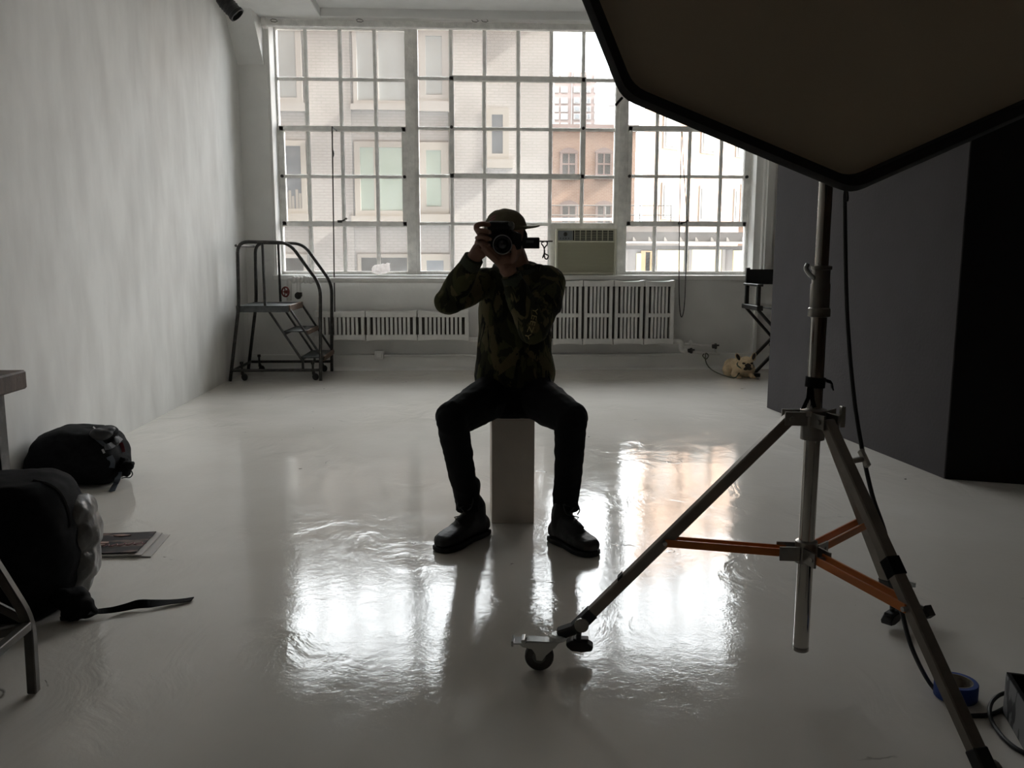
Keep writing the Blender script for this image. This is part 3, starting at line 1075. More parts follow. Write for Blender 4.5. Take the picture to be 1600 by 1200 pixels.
# ------------------------------------------------------------------ rolling step ladder
lf, lb = 7.93, 8.58
lad = empty('step_ladder', (-1.75, 8.25, 0), 'rolling black steel step ladder with handrails in the far corner', 'ladder')
def LX(u, v, y): return at(u, v, Y=y)
for y, us in ((lf, dict(foot=(359, 595), kn=(373, 479), tl=(372, 378), tr=(452, 379), bend=(500.5, 446), fr=(501, 594.5))),
              (lb, dict(foot=None, kn=None, tl=None, tr=None, bend=None, fr=None))):
    base = {k: at(*p, Y=lf) for k, p in dict(foot=(359, 595), kn=(373, 479), tl=(371, 377.5), tr=(452, 379), bend=(500.5, 446), fr=(501, 594.5)).items()}
    pts = []
    for k in ('foot', 'kn', 'tl', 'tr', 'bend', 'fr'):
        p = base[k].copy()
        p.y = y
        if k in ('foot', 'fr'):
            p.z = 0.002
        p.x = max(p.x, XL + 0.03)
        pts.append(p)
    part('side_frame', G().tube(fillet(pts, 0.10, 6), 0.0155, 10), BLACKSTEEL, lad, smooth=True)
    # upright between platform and rail
    q = at(410, 380, Y=lf).x
    part('upright', G().tube([(q, y, 0.69), (q, y, base['tl'].z)], 0.012, 8), BLACKSTEEL, lad, smooth=True)
    # low side rail
    zr = 0.10
    part('base_rail', G().tube([(base['foot'].x + 0.02, y, zr), (base['fr'].x, y, zr)], 0.013, 8), BLACKSTEEL, lad, smooth=True)
X0, Xp, X2, X1 = -2.11, -1.64, -1.49, -1.345
part('cross_rail', G().tube([(-2.16, lf, 0.10), (-2.16, lb, 0.10)], 0.013, 8), BLACKSTEEL, lad, smooth=True)
part('top_rail', G().tube([(-2.085, lf, 1.225), (-2.085, lb, 1.225)], 0.012, 8), BLACKSTEEL, lad, smooth=True)
g = G()
npt = 6
nose = [(X0, lf + 0.01, 0.655)]
g.prism([(X0, lf + 0.01, 0.655), (Xp, lf + 0.01, 0.655), (Xp, lb - 0.01, 0.655), (X0, lb - 0.01, 0.655)], (0, 0, 0.03))
g.box(X0, Xp, lf + 0.008, lf + 0.02, 0.63, 0.688)
g.box(X0, Xp, lb - 0.02, lb - 0.008, 0.63, 0.688)
o = part('platform', g, TREAD, lad)
part('nosing', G().box(Xp - 0.02, Xp + 0.012, lf + 0.02, lb - 0.02, 0.635, 0.692), RUST, o, 0.004, label='worn rusty nosing')
for xn, zt in ((X2, 0.455), (X1, 0.215)):
    g = G().box(xn - 0.21, xn, lf + 0.06, lb - 0.02, zt - 0.012, zt)
    g.box(xn - 0.21, xn - 0.195, lf + 0.06, lb - 0.02, zt - 0.035, zt)
    o = part('step', g, TREAD, lad)
    part('nosing', G().box(xn - 0.012, xn + 0.006, lf + 0.06, lb - 0.02, zt - 0.04, zt + 0.004), RUST, o, 0.003, label='worn rusty nosing')
for y in (lf + 0.045, lb - 0.005):
    for dx in (0.0, -0.20):
        part('stringer', G().bar((Xp + dx, y, 0.66), (X1 + dx + 0.0, y, 0.19), 0.028, 0.016), BLACKSTEEL, lad)
    part('step_foot', G().bar((X1 - 0.19, y, 0.19), (X1 - 0.19, y, 0.10), 0.02, 0.02), BLACKSTEEL, lad)
for x, y in ((at(377, 594, z=0).x + 0.02, lf + 0.03), (at(490, 594, z=0).x, lf + 0.03), (-2.07, lb - 0.03), (-1.46, lb - 0.03)):
    g = G()
    g.tube([(x, y, 0.055), (x, y, 0.165)], 0.010, 8)
    g.cyl((x, y, 0.15), (x, y, 0.175), 0.016, 10)
    g.tube([(x, y, 0.09), (x + 0.012, y, 0.06), (x + 0.022, y, 0.034)], 0.012, 8)
    o = part('caster', g, BLACKSTEEL, lad)
    part('wheel', G().lathe([(0.008, -0.014), (0.028, -0.013), (0.033, -0.006), (0.033, 0.006), (0.028, 0.013), (0.008, 0.014)], (x + 0.022, y, 0.034), (0.5, 0.86, 0), 14), RUBBER, o, smooth=True)

# ------------------------------------------------------------------ director's chair behind the flat
dc = empty('directors_chair', (2.98, 8.2, 0), "tall folding director's chair with black canvas back, half hidden by the grey flat", 'chair')
cy0, cy1 = 8.02, 8.40
cxl, cxr = at(1181, 480, Y=8.1).x, at(1181, 480, Y=8.1).x + 0.56
zs_, za, zt = 0.665, 0.86, 1.03
for x in (cxl, cxr):
    part('arm', G().box(x - 0.028, x + 0.028, cy0 - 0.03, cy1 + 0.02, za, za + 0.022), CHAIRWOOD, dc, 0.004)
    g = G().box(x - 0.016, x + 0.016, cy0, cy0 + 0.035, zs_, za)
    part('arm_post', g, CHAIRWOOD, dc, 0.003)
    part('back_post', G().box(x - 0.018, x + 0.018, cy1 - 0.035, cy1, zs_, zt), CHAIRWOOD, dc, 0.003)
    part('seat_rail', G().box(x - 0.03, x + 0.03, cy0 - 0.04, cy1 + 0.04, zs_ - 0.03, zs_ + 0.015), CHAIRWOOD, dc, 0.004)
    part('foot_rail', G().box(x - 0.03, x + 0.03, cy0 - 0.05, cy1 + 0.05, 0.01, 0.045), CHAIRWOOD, dc, 0.004)
pts = []
part('canvas_back', G().box(cxl - 0.02, cxr + 0.02, cy1 - 0.04, cy1 - 0.034, 0.87, 1.015), CANVAS, dc)
g = G()
rows = []
for k in range(9):
    x = cxl + (cxr - cxl) * k / 8
    sag = -0.03 * math.sin(math.pi * k / 8)
    rows.append([V(x, cy0, zs_ + sag), V(x, cy1, zs_ + sag), V(x, cy1, zs_ + sag + 0.004), V(x, cy0, zs_ + sag + 0.004)])
g.rings(rows)
part('canvas_seat', g, CANVAS, dc)
for y in (cy0 + 0.01, cy1 - 0.01):
    part('leg', G().bar((cxl, y, 0.64), (cxr, y, 0.04), 0.024, 0.036, V(0, 1, 0)), CHAIRWOOD, dc, 0.003)
    part('leg', G().bar((cxr, y + 0.022, 0.64), (cxl, y + 0.022, 0.04), 0.024, 0.036, V(0, 1, 0)), CHAIRWOOD, dc, 0.003)
part('footrest', G().box(cxl + 0.12, cxr - 0.12, cy0 - 0.02, cy0 + 0.02, 0.30, 0.325), CHAIRWOOD, dc, 0.003)

# ------------------------------------------------------------------ french bulldog and leash
dog = empty('dog', (2.6, 8.0, 0), 'fawn french bulldog with a dark muzzle lying on the floor by the black chair leg', 'dog')
def D(u, v, y): return at(u, v, Y=y)
DB = V(0, 0, 0)
hc = D(1166, 568, 7.99)
g = G()
rump = V(D(1144, 573, 8.22).x, 8.24, 0.085)
chest = V(D(1163, 580, 8.05).x, 8.06, 0.085)
g.ell(rump, 0.072, 0.10, 0.072)
g.ell(rump.lerp(chest, 0.5) + V(-0.005, 0, 0.012), 0.066, 0.115, 0.072)
g.ell(chest, 0.072, 0.080, 0.080)
g.ell(chest + V(0.0, -0.035, -0.02), 0.075, 0.05, 0.062)
g.ell(chest.lerp(hc, 0.55), 0.07, 0.075, 0.075)
# hind thigh on the near side
g.ell(rump + V(-0.055, -0.05, -0.03), 0.045, 0.08, 0.055)
g.tube([rump + V(-0.075, -0.05, -0.062), rump + V(-0.07, -0.15, -0.068)], [0.02, 0.018], 10, round_ends=True)
g.tube([rump + V(0.085, -0.02, -0.058), rump + V(0.085, -0.12, -0.066)], [0.022, 0.018], 10, round_ends=True)
# forelegs
for u, s in ((1153.5, -1), (1175.5, 1)):
    paw = D(u, 590.5, 7.95)
    paw.z = 0.02
    sh = chest + V(s * 0.065, -0.005, -0.005)
    el = V(paw.x + s * 0.006 - 0.012 * (s < 0), 8.03, 0.032)
    g.tube([sh, el], [0.042, 0.030], 10, round_ends=True)
    g.tube([el, V(paw.x, 7.965, 0.022)], [0.028, 0.021], 10, round_ends=True)
    for k in (-1, 0, 1):
        g.tube([V(paw.x + k * 0.012, 7.955, 0.018), V(paw.x + k * 0.015, 7.928, 0.013)], [0.0115, 0.0105], 8, round_ends=True)
# head
g.ell(hc + V(0, 0.01, 0.012), 0.066, 0.058, 0.056)
g.ell(hc + V(0, -0.012, -0.012), 0.060, 0.045, 0.045)
for s in (-1, 1):
    g.ell(hc + V(s * 0.03, -0.03, -0.028), 0.030, 0.028, 0.026)     # flews / cheeks
    g.ell(hc + V(s * 0.03, -0.035, 0.022), 0.022, 0.018, 0.014)     # brows
g.ell(hc + V(0, -0.035, -0.02), 0.026, 0.026, 0.024)
for (tu, tv), (bu, bv) in (((1150.8, 554), (1156, 563)), ((1179, 553.5), (1175.5, 562))):
    t0, b0 = D(tu, tv, 8.01), D(bu, bv, 8.01)
    m0 = t0.lerp(b0, 0.5)
    zz = (t0 - b0).normalized()
    xx = V(0, 1, 0).cross(zz).normalized()
    er = Matrix((xx, zz.cross(xx), zz)).transposed()
    g.ell(m0, 0.024, 0.012, 0.046, rot=er)
    g.ell(b0.lerp(t0, 0.25), 0.028, 0.016, 0.030, rot=er)
me = blob(g, 0.0045, 3, 0.002, 60)
for vtx in me.vertices:
    vtx.co.z = max(vtx.co.z, 0.003)
linkmesh('body', me, DOGTAN, dog)
g = G()
g.ell(hc + V(0, -0.044, -0.022), 0.036, 0.020, 0.034)
for s in (-1, 1):
    g.ell(hc + V(s * 0.020, -0.044, -0.040), 0.022, 0.018, 0.020)
linkmesh('muzzle', blob(g, 0.004, 2), DOGDARK, dog, 'dark muzzle')
part('nose', G().ell(hc + V(0, -0.068, -0.012), 0.013, 0.008, 0.009, nu=10, nv=6), RUBBER, dog, smooth=True, label='black nose')
for s in (-1, 1):
    g = G().ell(hc + V(s * 0.037, -0.044, 0.008), 0.017, 0.011, 0.011, nu=12, nv=8)
    part('eye', g, DOGDARK, dog, smooth=True, label='dark eye')
for (tu, tv), (bu, bv) in (((1151.3, 554.8), (1155, 562)), ((1178.5, 554), (1176, 561))):
    t0, b0 = D(tu, tv, 8.0), D(bu, bv, 8.0)
    zz = (t0 - b0).normalized()
    xx = V(0, 1, 0).cross(zz).normalized()
    part('inner_ear', G().ell(t0.lerp(b0, 0.45) + V(0, -0.007, 0), 0.016, 0.006, 0.034, rot=Matrix((xx, zz.cross(xx), zz)).transposed(), nu=10, nv=8), DOGDARK, dog, smooth=True, label='dark inner ear')
cc = chest.lerp(hc, 0.62)
ring = [cc + V(math.cos(t) * 0.078, math.sin(t) * 0.066 + 0.004, -0.030 * math.cos(t - math.pi / 2) * -1) for t in [k * 2 * math.pi / 24 for k in range(24)]]
ring = [cc + V(math.cos(t) * 0.077, math.sin(t) * 0.076, 0.028 * math.sin(t)) for t in [k * 2 * math.pi / 24 for k in range(24)]]
part('collar', G().tube(ring, 0.007, 6, closed=True), COLLAR, dog, smooth=True, label='grey green collar')
g = G()
lp = [at(1100, 553, Y=8.63), at(1098, 556, Y=8.6), at(1103, 561, Y=8.56), at(1107, 556, Y=8.6), at(1103, 552, Y=8.62)]
g.tube(smoothpath(lp + [at(1102, 560, Y=8.56), at(1104, 568, Y=8.5), at(1110, 576, Y=8.40), at(1122, 583, z=0.012), at(1136, 588, z=0.010), at(1148, 590.2, z=0.012), D(1155, 583, 7.97)], 5), 0.006, 6)
thing('leash', g, COLLAR, 'thin green leash tied to the white pipe and running to the dog', 'leash')

# ------------------------------------------------------------------ plinth
bx0, bx1 = at(768.5, 817.5, z=0), at(834.5, 817.5, z=0)
yb = (bx0.y + bx1.y) / 2
e = empty('plinth', ((bx0.x + bx1.x) / 2, yb + 0.15, 0), 'narrow white wooden box plinth under the seated man', 'plinth')
wx = bx1 - bx0
part('front_board', G().box(bx0.x, bx1.x, yb, yb + 0.018, 0, 0.455), PLINTH, e, 0.0015)
part('side_board', G().box(bx0.x, bx0.x + 0.018, yb + 0.0185, yb + 0.33, 0, 0.455), PLINTH, e, 0.0015)
part('side_board', G().box(bx1.x - 0.018, bx1.x, yb + 0.0185, yb + 0.33, 0, 0.455), PLINTH, e, 0.0015)
part('back_board', G().box(bx0.x + 0.019, bx1.x - 0.019, yb + 0.31, yb + 0.33, 0, 0.455), PLINTH, e)
part('top_board', G().box(bx0.x, bx1.x, yb, yb + 0.33, 0.455, 0.465), PLINTH, e, 0.0015)
SEAT = 0.465

# ------------------------------------------------------------------ seated man
MY = 3.70
man = empty('person', (0.18, MY, SEAT), 'man in camouflage sweatshirt and black trousers sitting on the plinth, photographing', 'person')
def Q(u, v, y): return at(u, v, Y=y)
hipL, hipR = Q(778, 622, MY - 0.02), Q(828, 622, MY - 0.02)
kneeL, kneeR = Q(707, 661, 3.30), Q(893, 661, 3.30)
ankL, ankR = Q(735, 806, 3.43), Q(883, 802, 3.36)
headc = Q(792, 372, 3.60)
neckb = Q(808, 424, 3.70)
shL, shR = Q(760, 438, 3.68), Q(858, 440, 3.68)
elL, elR = Q(703, 470, 3.50), Q(833, 515, 3.45)
wrL, wrR = Q(741, 402, 3.40), Q(797, 428, 3.385)

# --- body: head, neck, trunk, arms, hands, legs as one skin
g = G()
rows = []
for v, u0, u1, ry in ((620, 752, 856, .105), (590, 756, 852, .10), (550, 760, 850, .095), (500, 760, 852, .10), (460, 757, 858, .10), (436, 758, 858, .085), (426, 778, 842, .065), (415, 792, 834, .052)):
    a, b = Q(u0, v, MY), Q(u1, v, MY)
    rows.append((V((a.x + b.x) / 2, MY + (0.0 if v > 430 else -0.02), a.z), (b.x - a.x) / 2, ry))
g.hell(rows)
g.tube([neckb + V(0, 0.02, -0.04), neckb, Q(803, 404, 3.655), headc + V(0.01, 0.03, -0.03)], [0.075, 0.060, 0.056, 0.055], 14, round_ends=True)
# skull, face, jaw, chin
hrot = Matrix.Rotation(math.radians(-6), 3, 'Y')
g.ell(headc + V(0, 0.012, 0.028), 0.072, 0.092, 0.086, rot=hrot)
g.ell(headc + V(0.004, -0.02, -0.035), 0.060, 0.072, 0.062, rot=hrot)
g.ell(headc + V(0.008, -0.045, -0.078), 0.036, 0.036, 0.030, rot=hrot)
g.tube([headc + V(0.0, -0.085, 0.018), headc + V(0.002, -0.108, -0.016)], [0.010, 0.014], 8, round_ends=True)      # nose
g.ell(headc + V(0.004, -0.085, -0.046), 0.024, 0.012, 0.008)                                                       # lips
for s in (-1, 1):
    g.ell(headc + V(s * 0.072, 0.012, -0.012), 0.010, 0.022, 0.032, rot=hrot)                                       # ears
    g.ell(headc + V(s * 0.030, -0.078, 0.024), 0.020, 0.012, 0.007)                                                 # brow ridge
g.tube([shL, elL, wrL], [0.050, 0.042, 0.029], 12, round_ends=True)
g.tube([shR, elR, wrR], [0.050, 0.042, 0.030], 12, round_ends=True)
for h, k, a in ((hipL, kneeL, ankL), (hipR, kneeR, ankR)):
    g.tube([h, h.lerp(k, 0.5), k], [0.078, 0.068, 0.050], 14, round_ends=True)
    g.tube([k, k.lerp(a, 0.35), a, V(a.x, a.y, 0.10)], [0.046, 0.040, 0.032, 0.034], 14, round_ends=True)
    g.tube([V(a.x, a.y, 0.09), V(a.x + (0.02 if h is hipR else -0.02), a.y - 0.06, 0.055)], [0.035, 0.03], 10, round_ends=True)
# right hand (on the left side of the picture) gripping the camera
YH = 3.385
pc = Q(752, 381, YH + 0.015)
g.tube([wrL, Q(749, 392, YH + 0.01)], [0.028, 0.033], 12, round_ends=True)
g.ell(pc, 0.027, 0.032, 0.042, rot=Matrix.Rotation(math.radians(16), 3, 'Y'))
g.ell(Q(755, 368, YH + 0.012), 0.024, 0.028, 0.026)
for pts, r in (([Q(748, 363, YH + .02), Q(744.3, 357.8, YH), Q(745, 352.5, YH - .012), Q(753, 350.0, YH - .02), Q(763, 351, YH - .012)], .0105),      # index arched over the shutter
               ([Q(747, 363, YH + .012), Q(746.5, 360.5, YH - .018), Q(755, 360.2, YH - .036), Q(765, 363, YH - .032)], .0092),
               ([Q(746, 373, YH + .012), Q(746, 371.5, YH - .018), Q(755, 370.5, YH - .038), Q(766, 374, YH - .034)], .0084),
               ([Q(747, 382, YH + .012), Q(748, 381, YH - .016), Q(756, 380, YH - .034), Q(764, 383, YH - .030)], .0084),
               ([Q(757, 384, YH + .03), Q(763, 376, YH + .05), Q(770, 370, YH + .055)], .0105)):
    g.tube(smoothpath(pts, 4), r, 9, round_ends=True)
# left hand under the lens
g.tube([wrR, Q(793, 420, 3.375)], [0.029, 0.034], 12, round_ends=True)
g.ell(Q(790, 408, 3.368), 0.040, 0.020, 0.036, rot=Matrix.Rotation(math.radians(-12), 3, 'Y'))
g.ell(Q(796, 415, 3.372), 0.026, 0.022, 0.030)
for pts, r in (([Q(784, 406, 3.365), Q(775, 397, 3.352), Q(766, 388, 3.350), Q(757, 379.5, 3.358)], .0084),
               ([Q(783, 410, 3.366), Q(772, 401, 3.350), Q(763, 392, 3.346), Q(753.5, 383.5, 3.354)], .0086),
               ([Q(783, 414, 3.368), Q(772, 405, 3.354), Q(763, 397, 3.350), Q(755, 389, 3.356)], .0082),
               ([Q(785, 418, 3.372), Q(775, 410, 3.362), Q(767, 402.5, 3.358), Q(760, 396.5, 3.362)], .0082),
               ([Q(797, 412, 3.366), Q(802, 403, 3.352), Q(803.5, 394, 3.342), Q(801, 386, 3.336)], .0112)):
    g.tube(smoothpath(pts, 4), r, 9, round_ends=True)
body = linkmesh('body', blob(g, 0.0030, 2), SKIN, man)
# fingernails of the right hand
for u, v, y in ((765.5, 364, YH - .042), (766.5, 374, YH - .044), (764.5, 383, YH - .039)):
    part('nail', G().ell(Q(u, v, y), 0.005, 0.002, 0.0045, nu=8, nv=6), mat('nail', (0.36, 0.22, 0.17), 0.35), body, smooth=True)
for s in (-1, 1):
    part('eye', G().ell(headc + V(s * 0.030, -0.083, 0.010), 0.011, 0.008, 0.008, nu=12, nv=8), mat('eye_white', (0.22, 0.20, 0.18), 0.3), body, smooth=True, label='eye')
# hair around the ear and nape
g = G().ell(headc + V(0.0, 0.035, 0.022), 0.077, 0.080, 0.072)
g.ell(headc + V(0.070, 0.015, 0.012), 0.014, 0.035, 0.026)
linkmesh('hair', blob(g, 0.005, 2, 0.004, 60), HAIR, man, 'short dark hair')

# --- sweatshirt
g = G()
rows = []
for v, u0, u1, ry in ((602, 747, 861, .128), (596, 743, 865, .140), (585, 740.5, 867, .146), (570, 743, 865, .140), (550, 746, 862, .132), (520, 747, 860, .128), (490, 748, 860, .126), (460, 751, 864, .120), (440, 752, 868, .105), (428, 756, 866, .090), (420, 763, 858, .078), (413, 774, 845, .066)):
    a, b = Q(u0, v, MY), Q(u1, v, MY)
    rows.append((V((a.x + b.x) / 2, MY - 0.01, a.z), (b.x - a.x) / 2, ry))
g.hell(rows, 32)
g.tube([shL + V(0.0, 0, -0.005), elL, elL.lerp(wrL, 0.5), wrL.lerp(elL, 0.20), wrL.lerp(elL, 0.07)], [0.064, 0.060, 0.052, 0.043, 0.034], 14, round_ends=True)
g.ell(elL + V(-0.004, 0, -0.004), 0.060, 0.058, 0.052)
g.tube([shR, shR.lerp(elR, 0.5) + V(0.012, 0, 0), elR + V(0.0, 0, 0.0), elR.lerp(wrR, 0.5), wrR.lerp(elR, 0.20), wrR.lerp(elR, 0.07)], [0.072, 0.072, 0.062, 0.056, 0.044, 0.036], 14, round_ends=True)
g.ell(Q(834, 516, 3.46), 0.055, 0.052, 0.048)
me = blob(g, 0.0055, 3, 0.0065, 12, (1.0, 1.0, 0.8), 2.0)
shirt = linkmesh('sweatshirt', me, CAMO, man)
def cuff(w, el, r):
    d_ = (w - el).normalized()
    a1, b1 = frame_of(d_)
    q = w.lerp(el, 0.12)
    return [[q + d_ * h + (a1 * math.cos(t) + b1 * math.sin(t)) * rad for t in [k * 2 * math.pi / 22 for k in range(22)]] for h, rad in ((-0.022, r), (-0.018, r + 0.004), (0.0, r + 0.003), (0.022, r + 0.002), (0.026, r - 0.003))]
CUFFM = mat('dark_green_ribbing', (0.05, 0.055, 0.035), 0.95, bump=0.4, bscale=220)
for w_, e_ in ((wrL, elL), (wrR, elR)):
    part('cuff', G().rings(cuff(w_, e_, 0.038)), CUFFM, shirt, smooth=True)
# crew-neck ribbing
nc = Q(806, 417, MY - 0.02)
ring = [nc + V(math.cos(t) * 0.090, math.sin(t) * 0.080 - 0.005, 0.022 * math.sin(t) - 0.002) for t in [k * 2 * math.pi / 28 for k in range(28)]]
part('collar', G().tube(ring, 0.011, 8, closed=True), CUFFM, shirt, smooth=True)
# lettering on the elbow, laid on the cloth
bvh = BVHTree.FromPolygons([v.co.copy() for v in me.vertices], [tuple(p.vertices) for p in me.polygons])
cu = bpy.data.curves.new('txt', 'FONT')
cu.body = 'YEEZY'
cu.size = 0.048
cu.space_character = 1.08
to = bpy.data.objects.new('txt', cu)
C.objects.link(to)
tm = bpy.data.meshes.new_from_object(to.evaluated_get(bpy.context.evaluated_depsgraph_get()))
bpy.data.objects.remove(to)
bm = bmesh.new()
bm.from_mesh(tm)
bmesh.ops.subdivide_edges(bm, edges=bm.edges, cuts=2)
xs2 = [v.co.x for v in bm.verts]
tw = max(xs2)
pa, pb = Q(837.5, 481, 3.4), Q(823, 530, 3.4)
dx_ = (pb - pa) / tw
upv = V(-dx_.z, 0, dx_.x).normalized()
if upv.x < 0: upv = -upv
hmax = max(v.co.y for v in bm.verts)
for v in bm.verts:
    arc = math.sin(math.pi * v.co.x / tw) * 0.006
    p = pa + dx_ * v.co.x + upv * (v.co.y * 0.021 / hmax + arc - 0.012)
    dirn = (p - EYE).normalized()
    hit = bvh.ray_cast(EYE, dirn)
    v.co = (hit[0] - dirn * 0.0022) if hit[0] else p
bm.to_mesh(tm)
bm.free()
linkmesh('sleeve_print', tm, PRINTYELLOW, shirt, 'tan capital lettering printed on the elbow')

# --- trousers
g = G()
g.hell([(V(0.178, MY - 0.02, SEAT + 0.004), 0.15, 0.125), (V(0.178, MY - 0.02, SEAT + 0.03), 0.165, 0.14), (V(0.178, MY - 0.01, 0.58), 0.158, 0.14), (V(0.178, MY - 0.01, 0.64), 0.150, 0.130)], 28)
for h, k, a, hem, sgn in ((hipL, kneeL, ankL, (732, 797), -1), (hipR, kneeR, ankR, (884, 795), 1)):
    hh = V(h.x, h.y, SEAT + 0.098)
    mid = hh.lerp(k, 0.5) + V(0, 0, 0.004)
    g.tube([hh, mid, k + V(0, 0.03, 0.012)], [0.098, 0.086, 0.070], 16, round_ends=True)
    g.ell(k + V(sgn * 0.002, 0, 0.004), 0.063, 0.060, 0.062)
    hm = Q(*hem, a.y)
    s1 = k.lerp(hm, 0.25) + V(0, 0.008, 0)
    s2 = k.lerp(hm, 0.6) + V(0, 0.006, 0)
    rings_ = []
    pth = [(k + V(0, 0.012, -0.01), .062), (s1, .060), (s2, .055), (hm + V(0, 0, 0.03), .052), (hm, .053)]
    for p, r in pth:
        rings_.append([p + V(math.cos(t) * r, math.sin(t) * r * 1.05, 0) for t in [j * 2 * math.pi / 18 for j in range(18)]])
    g.rings(rings_)
me = blob(g, 0.0055, 3, 0.005, 13, (1, 1, 1.6), 6.0)
linkmesh('trousers', me, BLACKTROUSER, man)
# drawstring end hanging at the hem
part('drawstring', G().tube(smoothpath([Q(857, 588, 3.56), Q(860, 596, 3.555), Q(863, 600, 3.555), Q(866, 604, 3.555)], 4), 0.003, 6), BLACKCLOTH, man)

# --- boots
def boot(heel, toe, ank):
    heel, toe = V(heel[0], heel[1], 0), V(toe[0], toe[1], 0)
    L_ = (toe - heel).length
    f = (toe - heel).normalized()
    s = V(-f.y, f.x, 0)
    g = G()
    sec = [(-.01, .024, .022, .060), (.05, .034, .018, .085), (.18, .038, .018, .112), (.36, .041, .018, .118), (.50, .045, .018, .098), (.64, .049, .018, .080), (.80, .050, .018, .070), (.92, .042, .018, .062), (.985, .024, .022, .046)]
    rs = []
    for t, hw, zb, zt in sec:
        c = heel + f * (L_ * t)
        ring = []
        for j in range(16):
            a = 2 * math.pi * j / 16
            ca, sa = math.cos(a), math.sin(a)
            ca = math.copysign(abs(ca) ** 0.7, ca)
            sa = math.copysign(abs(sa) ** 0.7, sa)
            ring.append(c + s * (hw * ca) + V(0, 0, (zb + zt) / 2 + (zt - zb) / 2 * sa))
        rs.append(ring)
    g.rings(rs)
    b0 = heel + f * (L_ * 0.21)
    g.tube([b0 + V(0, 0, .07), b0 + V(0, 0, .13), V(ank.x, ank.y, .17), V(ank.x, ank.y, .22)], [.042, .041, .041, .044], 14, round_ends=True)
    g.tube([b0 + f * .03 + V(0, 0, .10), b0 + f * .10 + V(0, 0, .085)], [.036, .028], 10, round_ends=True)
    o = linkmesh('boot', blob(g, 0.005, 4, 0.0015, 40), BOOTMAT, man)
    g = G()
    outl = [(-.02, .0), (-.005, .030), (.08, .040), (.25, .043), (.42, .040), (.55, .047), (.70, .055), (.84, .053), (.95, .040), (1.0, .018)]
    poly = [heel + f * (L_ * t) + s * w_ for t, w_ in outl] + [heel + f * (L_ * t) - s * w_ for t, w_ in reversed(outl) if w_ > 0]
    g.prism([p + V(0, 0, .002) for p in poly], (0, 0, .020))
    part('sole', g, SOLE, o, 0.005, 2)
    g = G()
    pts = []
    for k in range(6):
        t = 0.30 + 0.06 * k
        zz = 0.172 - 0.016 * k
        pts.append(heel + f * (L_ * t + 0.012) + s * (0.022 if k % 2 else -0.022) + V(0, 0, zz))
    g.tube(pts, 0.0028, 6)
    lp_ = heel + f * (L_ * 0.33) + V(0, 0, 0.165)
    for sg in (-1, 1):
        g.tube(smoothpath([lp_, lp_ + f * .02 + s * sg * .03 + V(0, 0, .012), lp_ + f * .04 + s * sg * .035 + V(0, 0, -.015), lp_ + f * .045 + s * sg * .02 + V(0, 0, -.03)], 4), 0.0025, 6)
    part('laces', g, RUBBER, o)


boot((0.062, 3.48), (-0.128, 3.24), ankL)
boot((0.333, 3.385), (0.476, 3.165), ankR)

# --- cap, worn with the brim to the side
cp = headc + V(0.0, 0.012, 0.0)
g = G()
cap_base = Q(792, 357, 3.61).z
top_z = Q(790, 325.5, 3.61).z
cc_ = V(Q(790.5, 345, 3.61).x, 3.612, cap_base - 0.012)
rs = []
hgt = top_z - cap_base + 0.012
for k in range(11):
    t = k / 10
    z = hgt * t
    r = (1 - t ** 2.7) ** 0.5 if t < 1 else 0.02
    rs.append([cc_ + V((0.002 + -0.004 * t) + -0.0035 + math.cos(a) * (0.089 - 0.004 * t) * max(r, .03), math.sin(a) * 0.104 * max(r, .03), z + 0.010 * math.cos(a) * (1 - t)) for a in [j * 2 * math.pi / 32 for j in range(32)]])
g.rings(rs)
cap = linkmesh('cap', blob(g, 0.004, 4, 0.0015, 30), CAPMAT, man)
g = G()
rows = []
for k in range(9):
    t = k / 8
    a = -1.05 + 2.1 * t
    inner = cc_ + V(math.cos(a) * 0.082, math.sin(a) * 0.100, 0.016)
    ext = 0.058 * math.cos(a * 0.95) ** 0.6
    outer = inner + V(ext, math.sin(a) * 0.012, 0.006 - 0.010 * abs(a))
    rows.append([inner, outer, outer + V(0, 0, 0.004), inner + V(0, 0, 0.005)])
g.rings(rows)
part('brim', g, CAPMAT, cap, smooth=True)
bvc = BVHTree.FromPolygons([v.co.copy() for v in cap.data.vertices], [tuple(p.vertices) for p in cap.data.polygons])
for (u0, v0), (u1, v1) in (((765, 341.5), (774.5, 336)), ((764.5, 345.5), (774, 341))):
    rows = []
    for k in range(5):
        t = k / 4
        u, v = u0 + (u1 - u0) * t, v0 + (v1 - v0) * t
        hs = []
        for dv in (-0.9, 0.9):
            dd = (at(u, v + dv, Y=3.5) - EYE).normalized()
            h = bvc.ray_cast(EYE, dd)
            hs.append((h[0] if h[0] else EYE + dd * 3.55) - dd * 0.0015)
        rows.append([hs[0], hs[1], hs[1] + V(0, 0.002, 0), hs[0] + V(0, 0.002, 0)])
    part('slit', G().rings(rows), STRIPE, cap, label='dark red slit')

# ------------------------------------------------------------------ the man's camera (held upright)
YC = 3.405
kam = empty('photo_camera', Q(780, 375, YC), 'black camera with a radio trigger on its side, held at the man\'s face', 'camera')
g = G()
b0, b1 = Q(759, 346, YC), Q(801, 402, YC)
g.box(b0.x + 0.010, b1.x, YC - 0.02, YC + 0.045, b1.z, b0.z - 0.004)
g.box(b0.x + 0.004, b1.x - 0.01, YC - 0.035, YC + 0.045, b0.z - 0.036, b0.z)
me = g.mesh('cam_body', 0.009, 3)
linkmesh('camera_body', me, CAMBLACK, kam)
g = G().cyl(Q(798, 350, YC - 0.02), Q(798, 350, YC - 0.045), 0.010, 14)
g.ell(Q(800, 353, YC - 0.03), 0.010, 0.012, 0.016)
part('shutter_dial', g, GREYPLATE, kam, smooth=True)
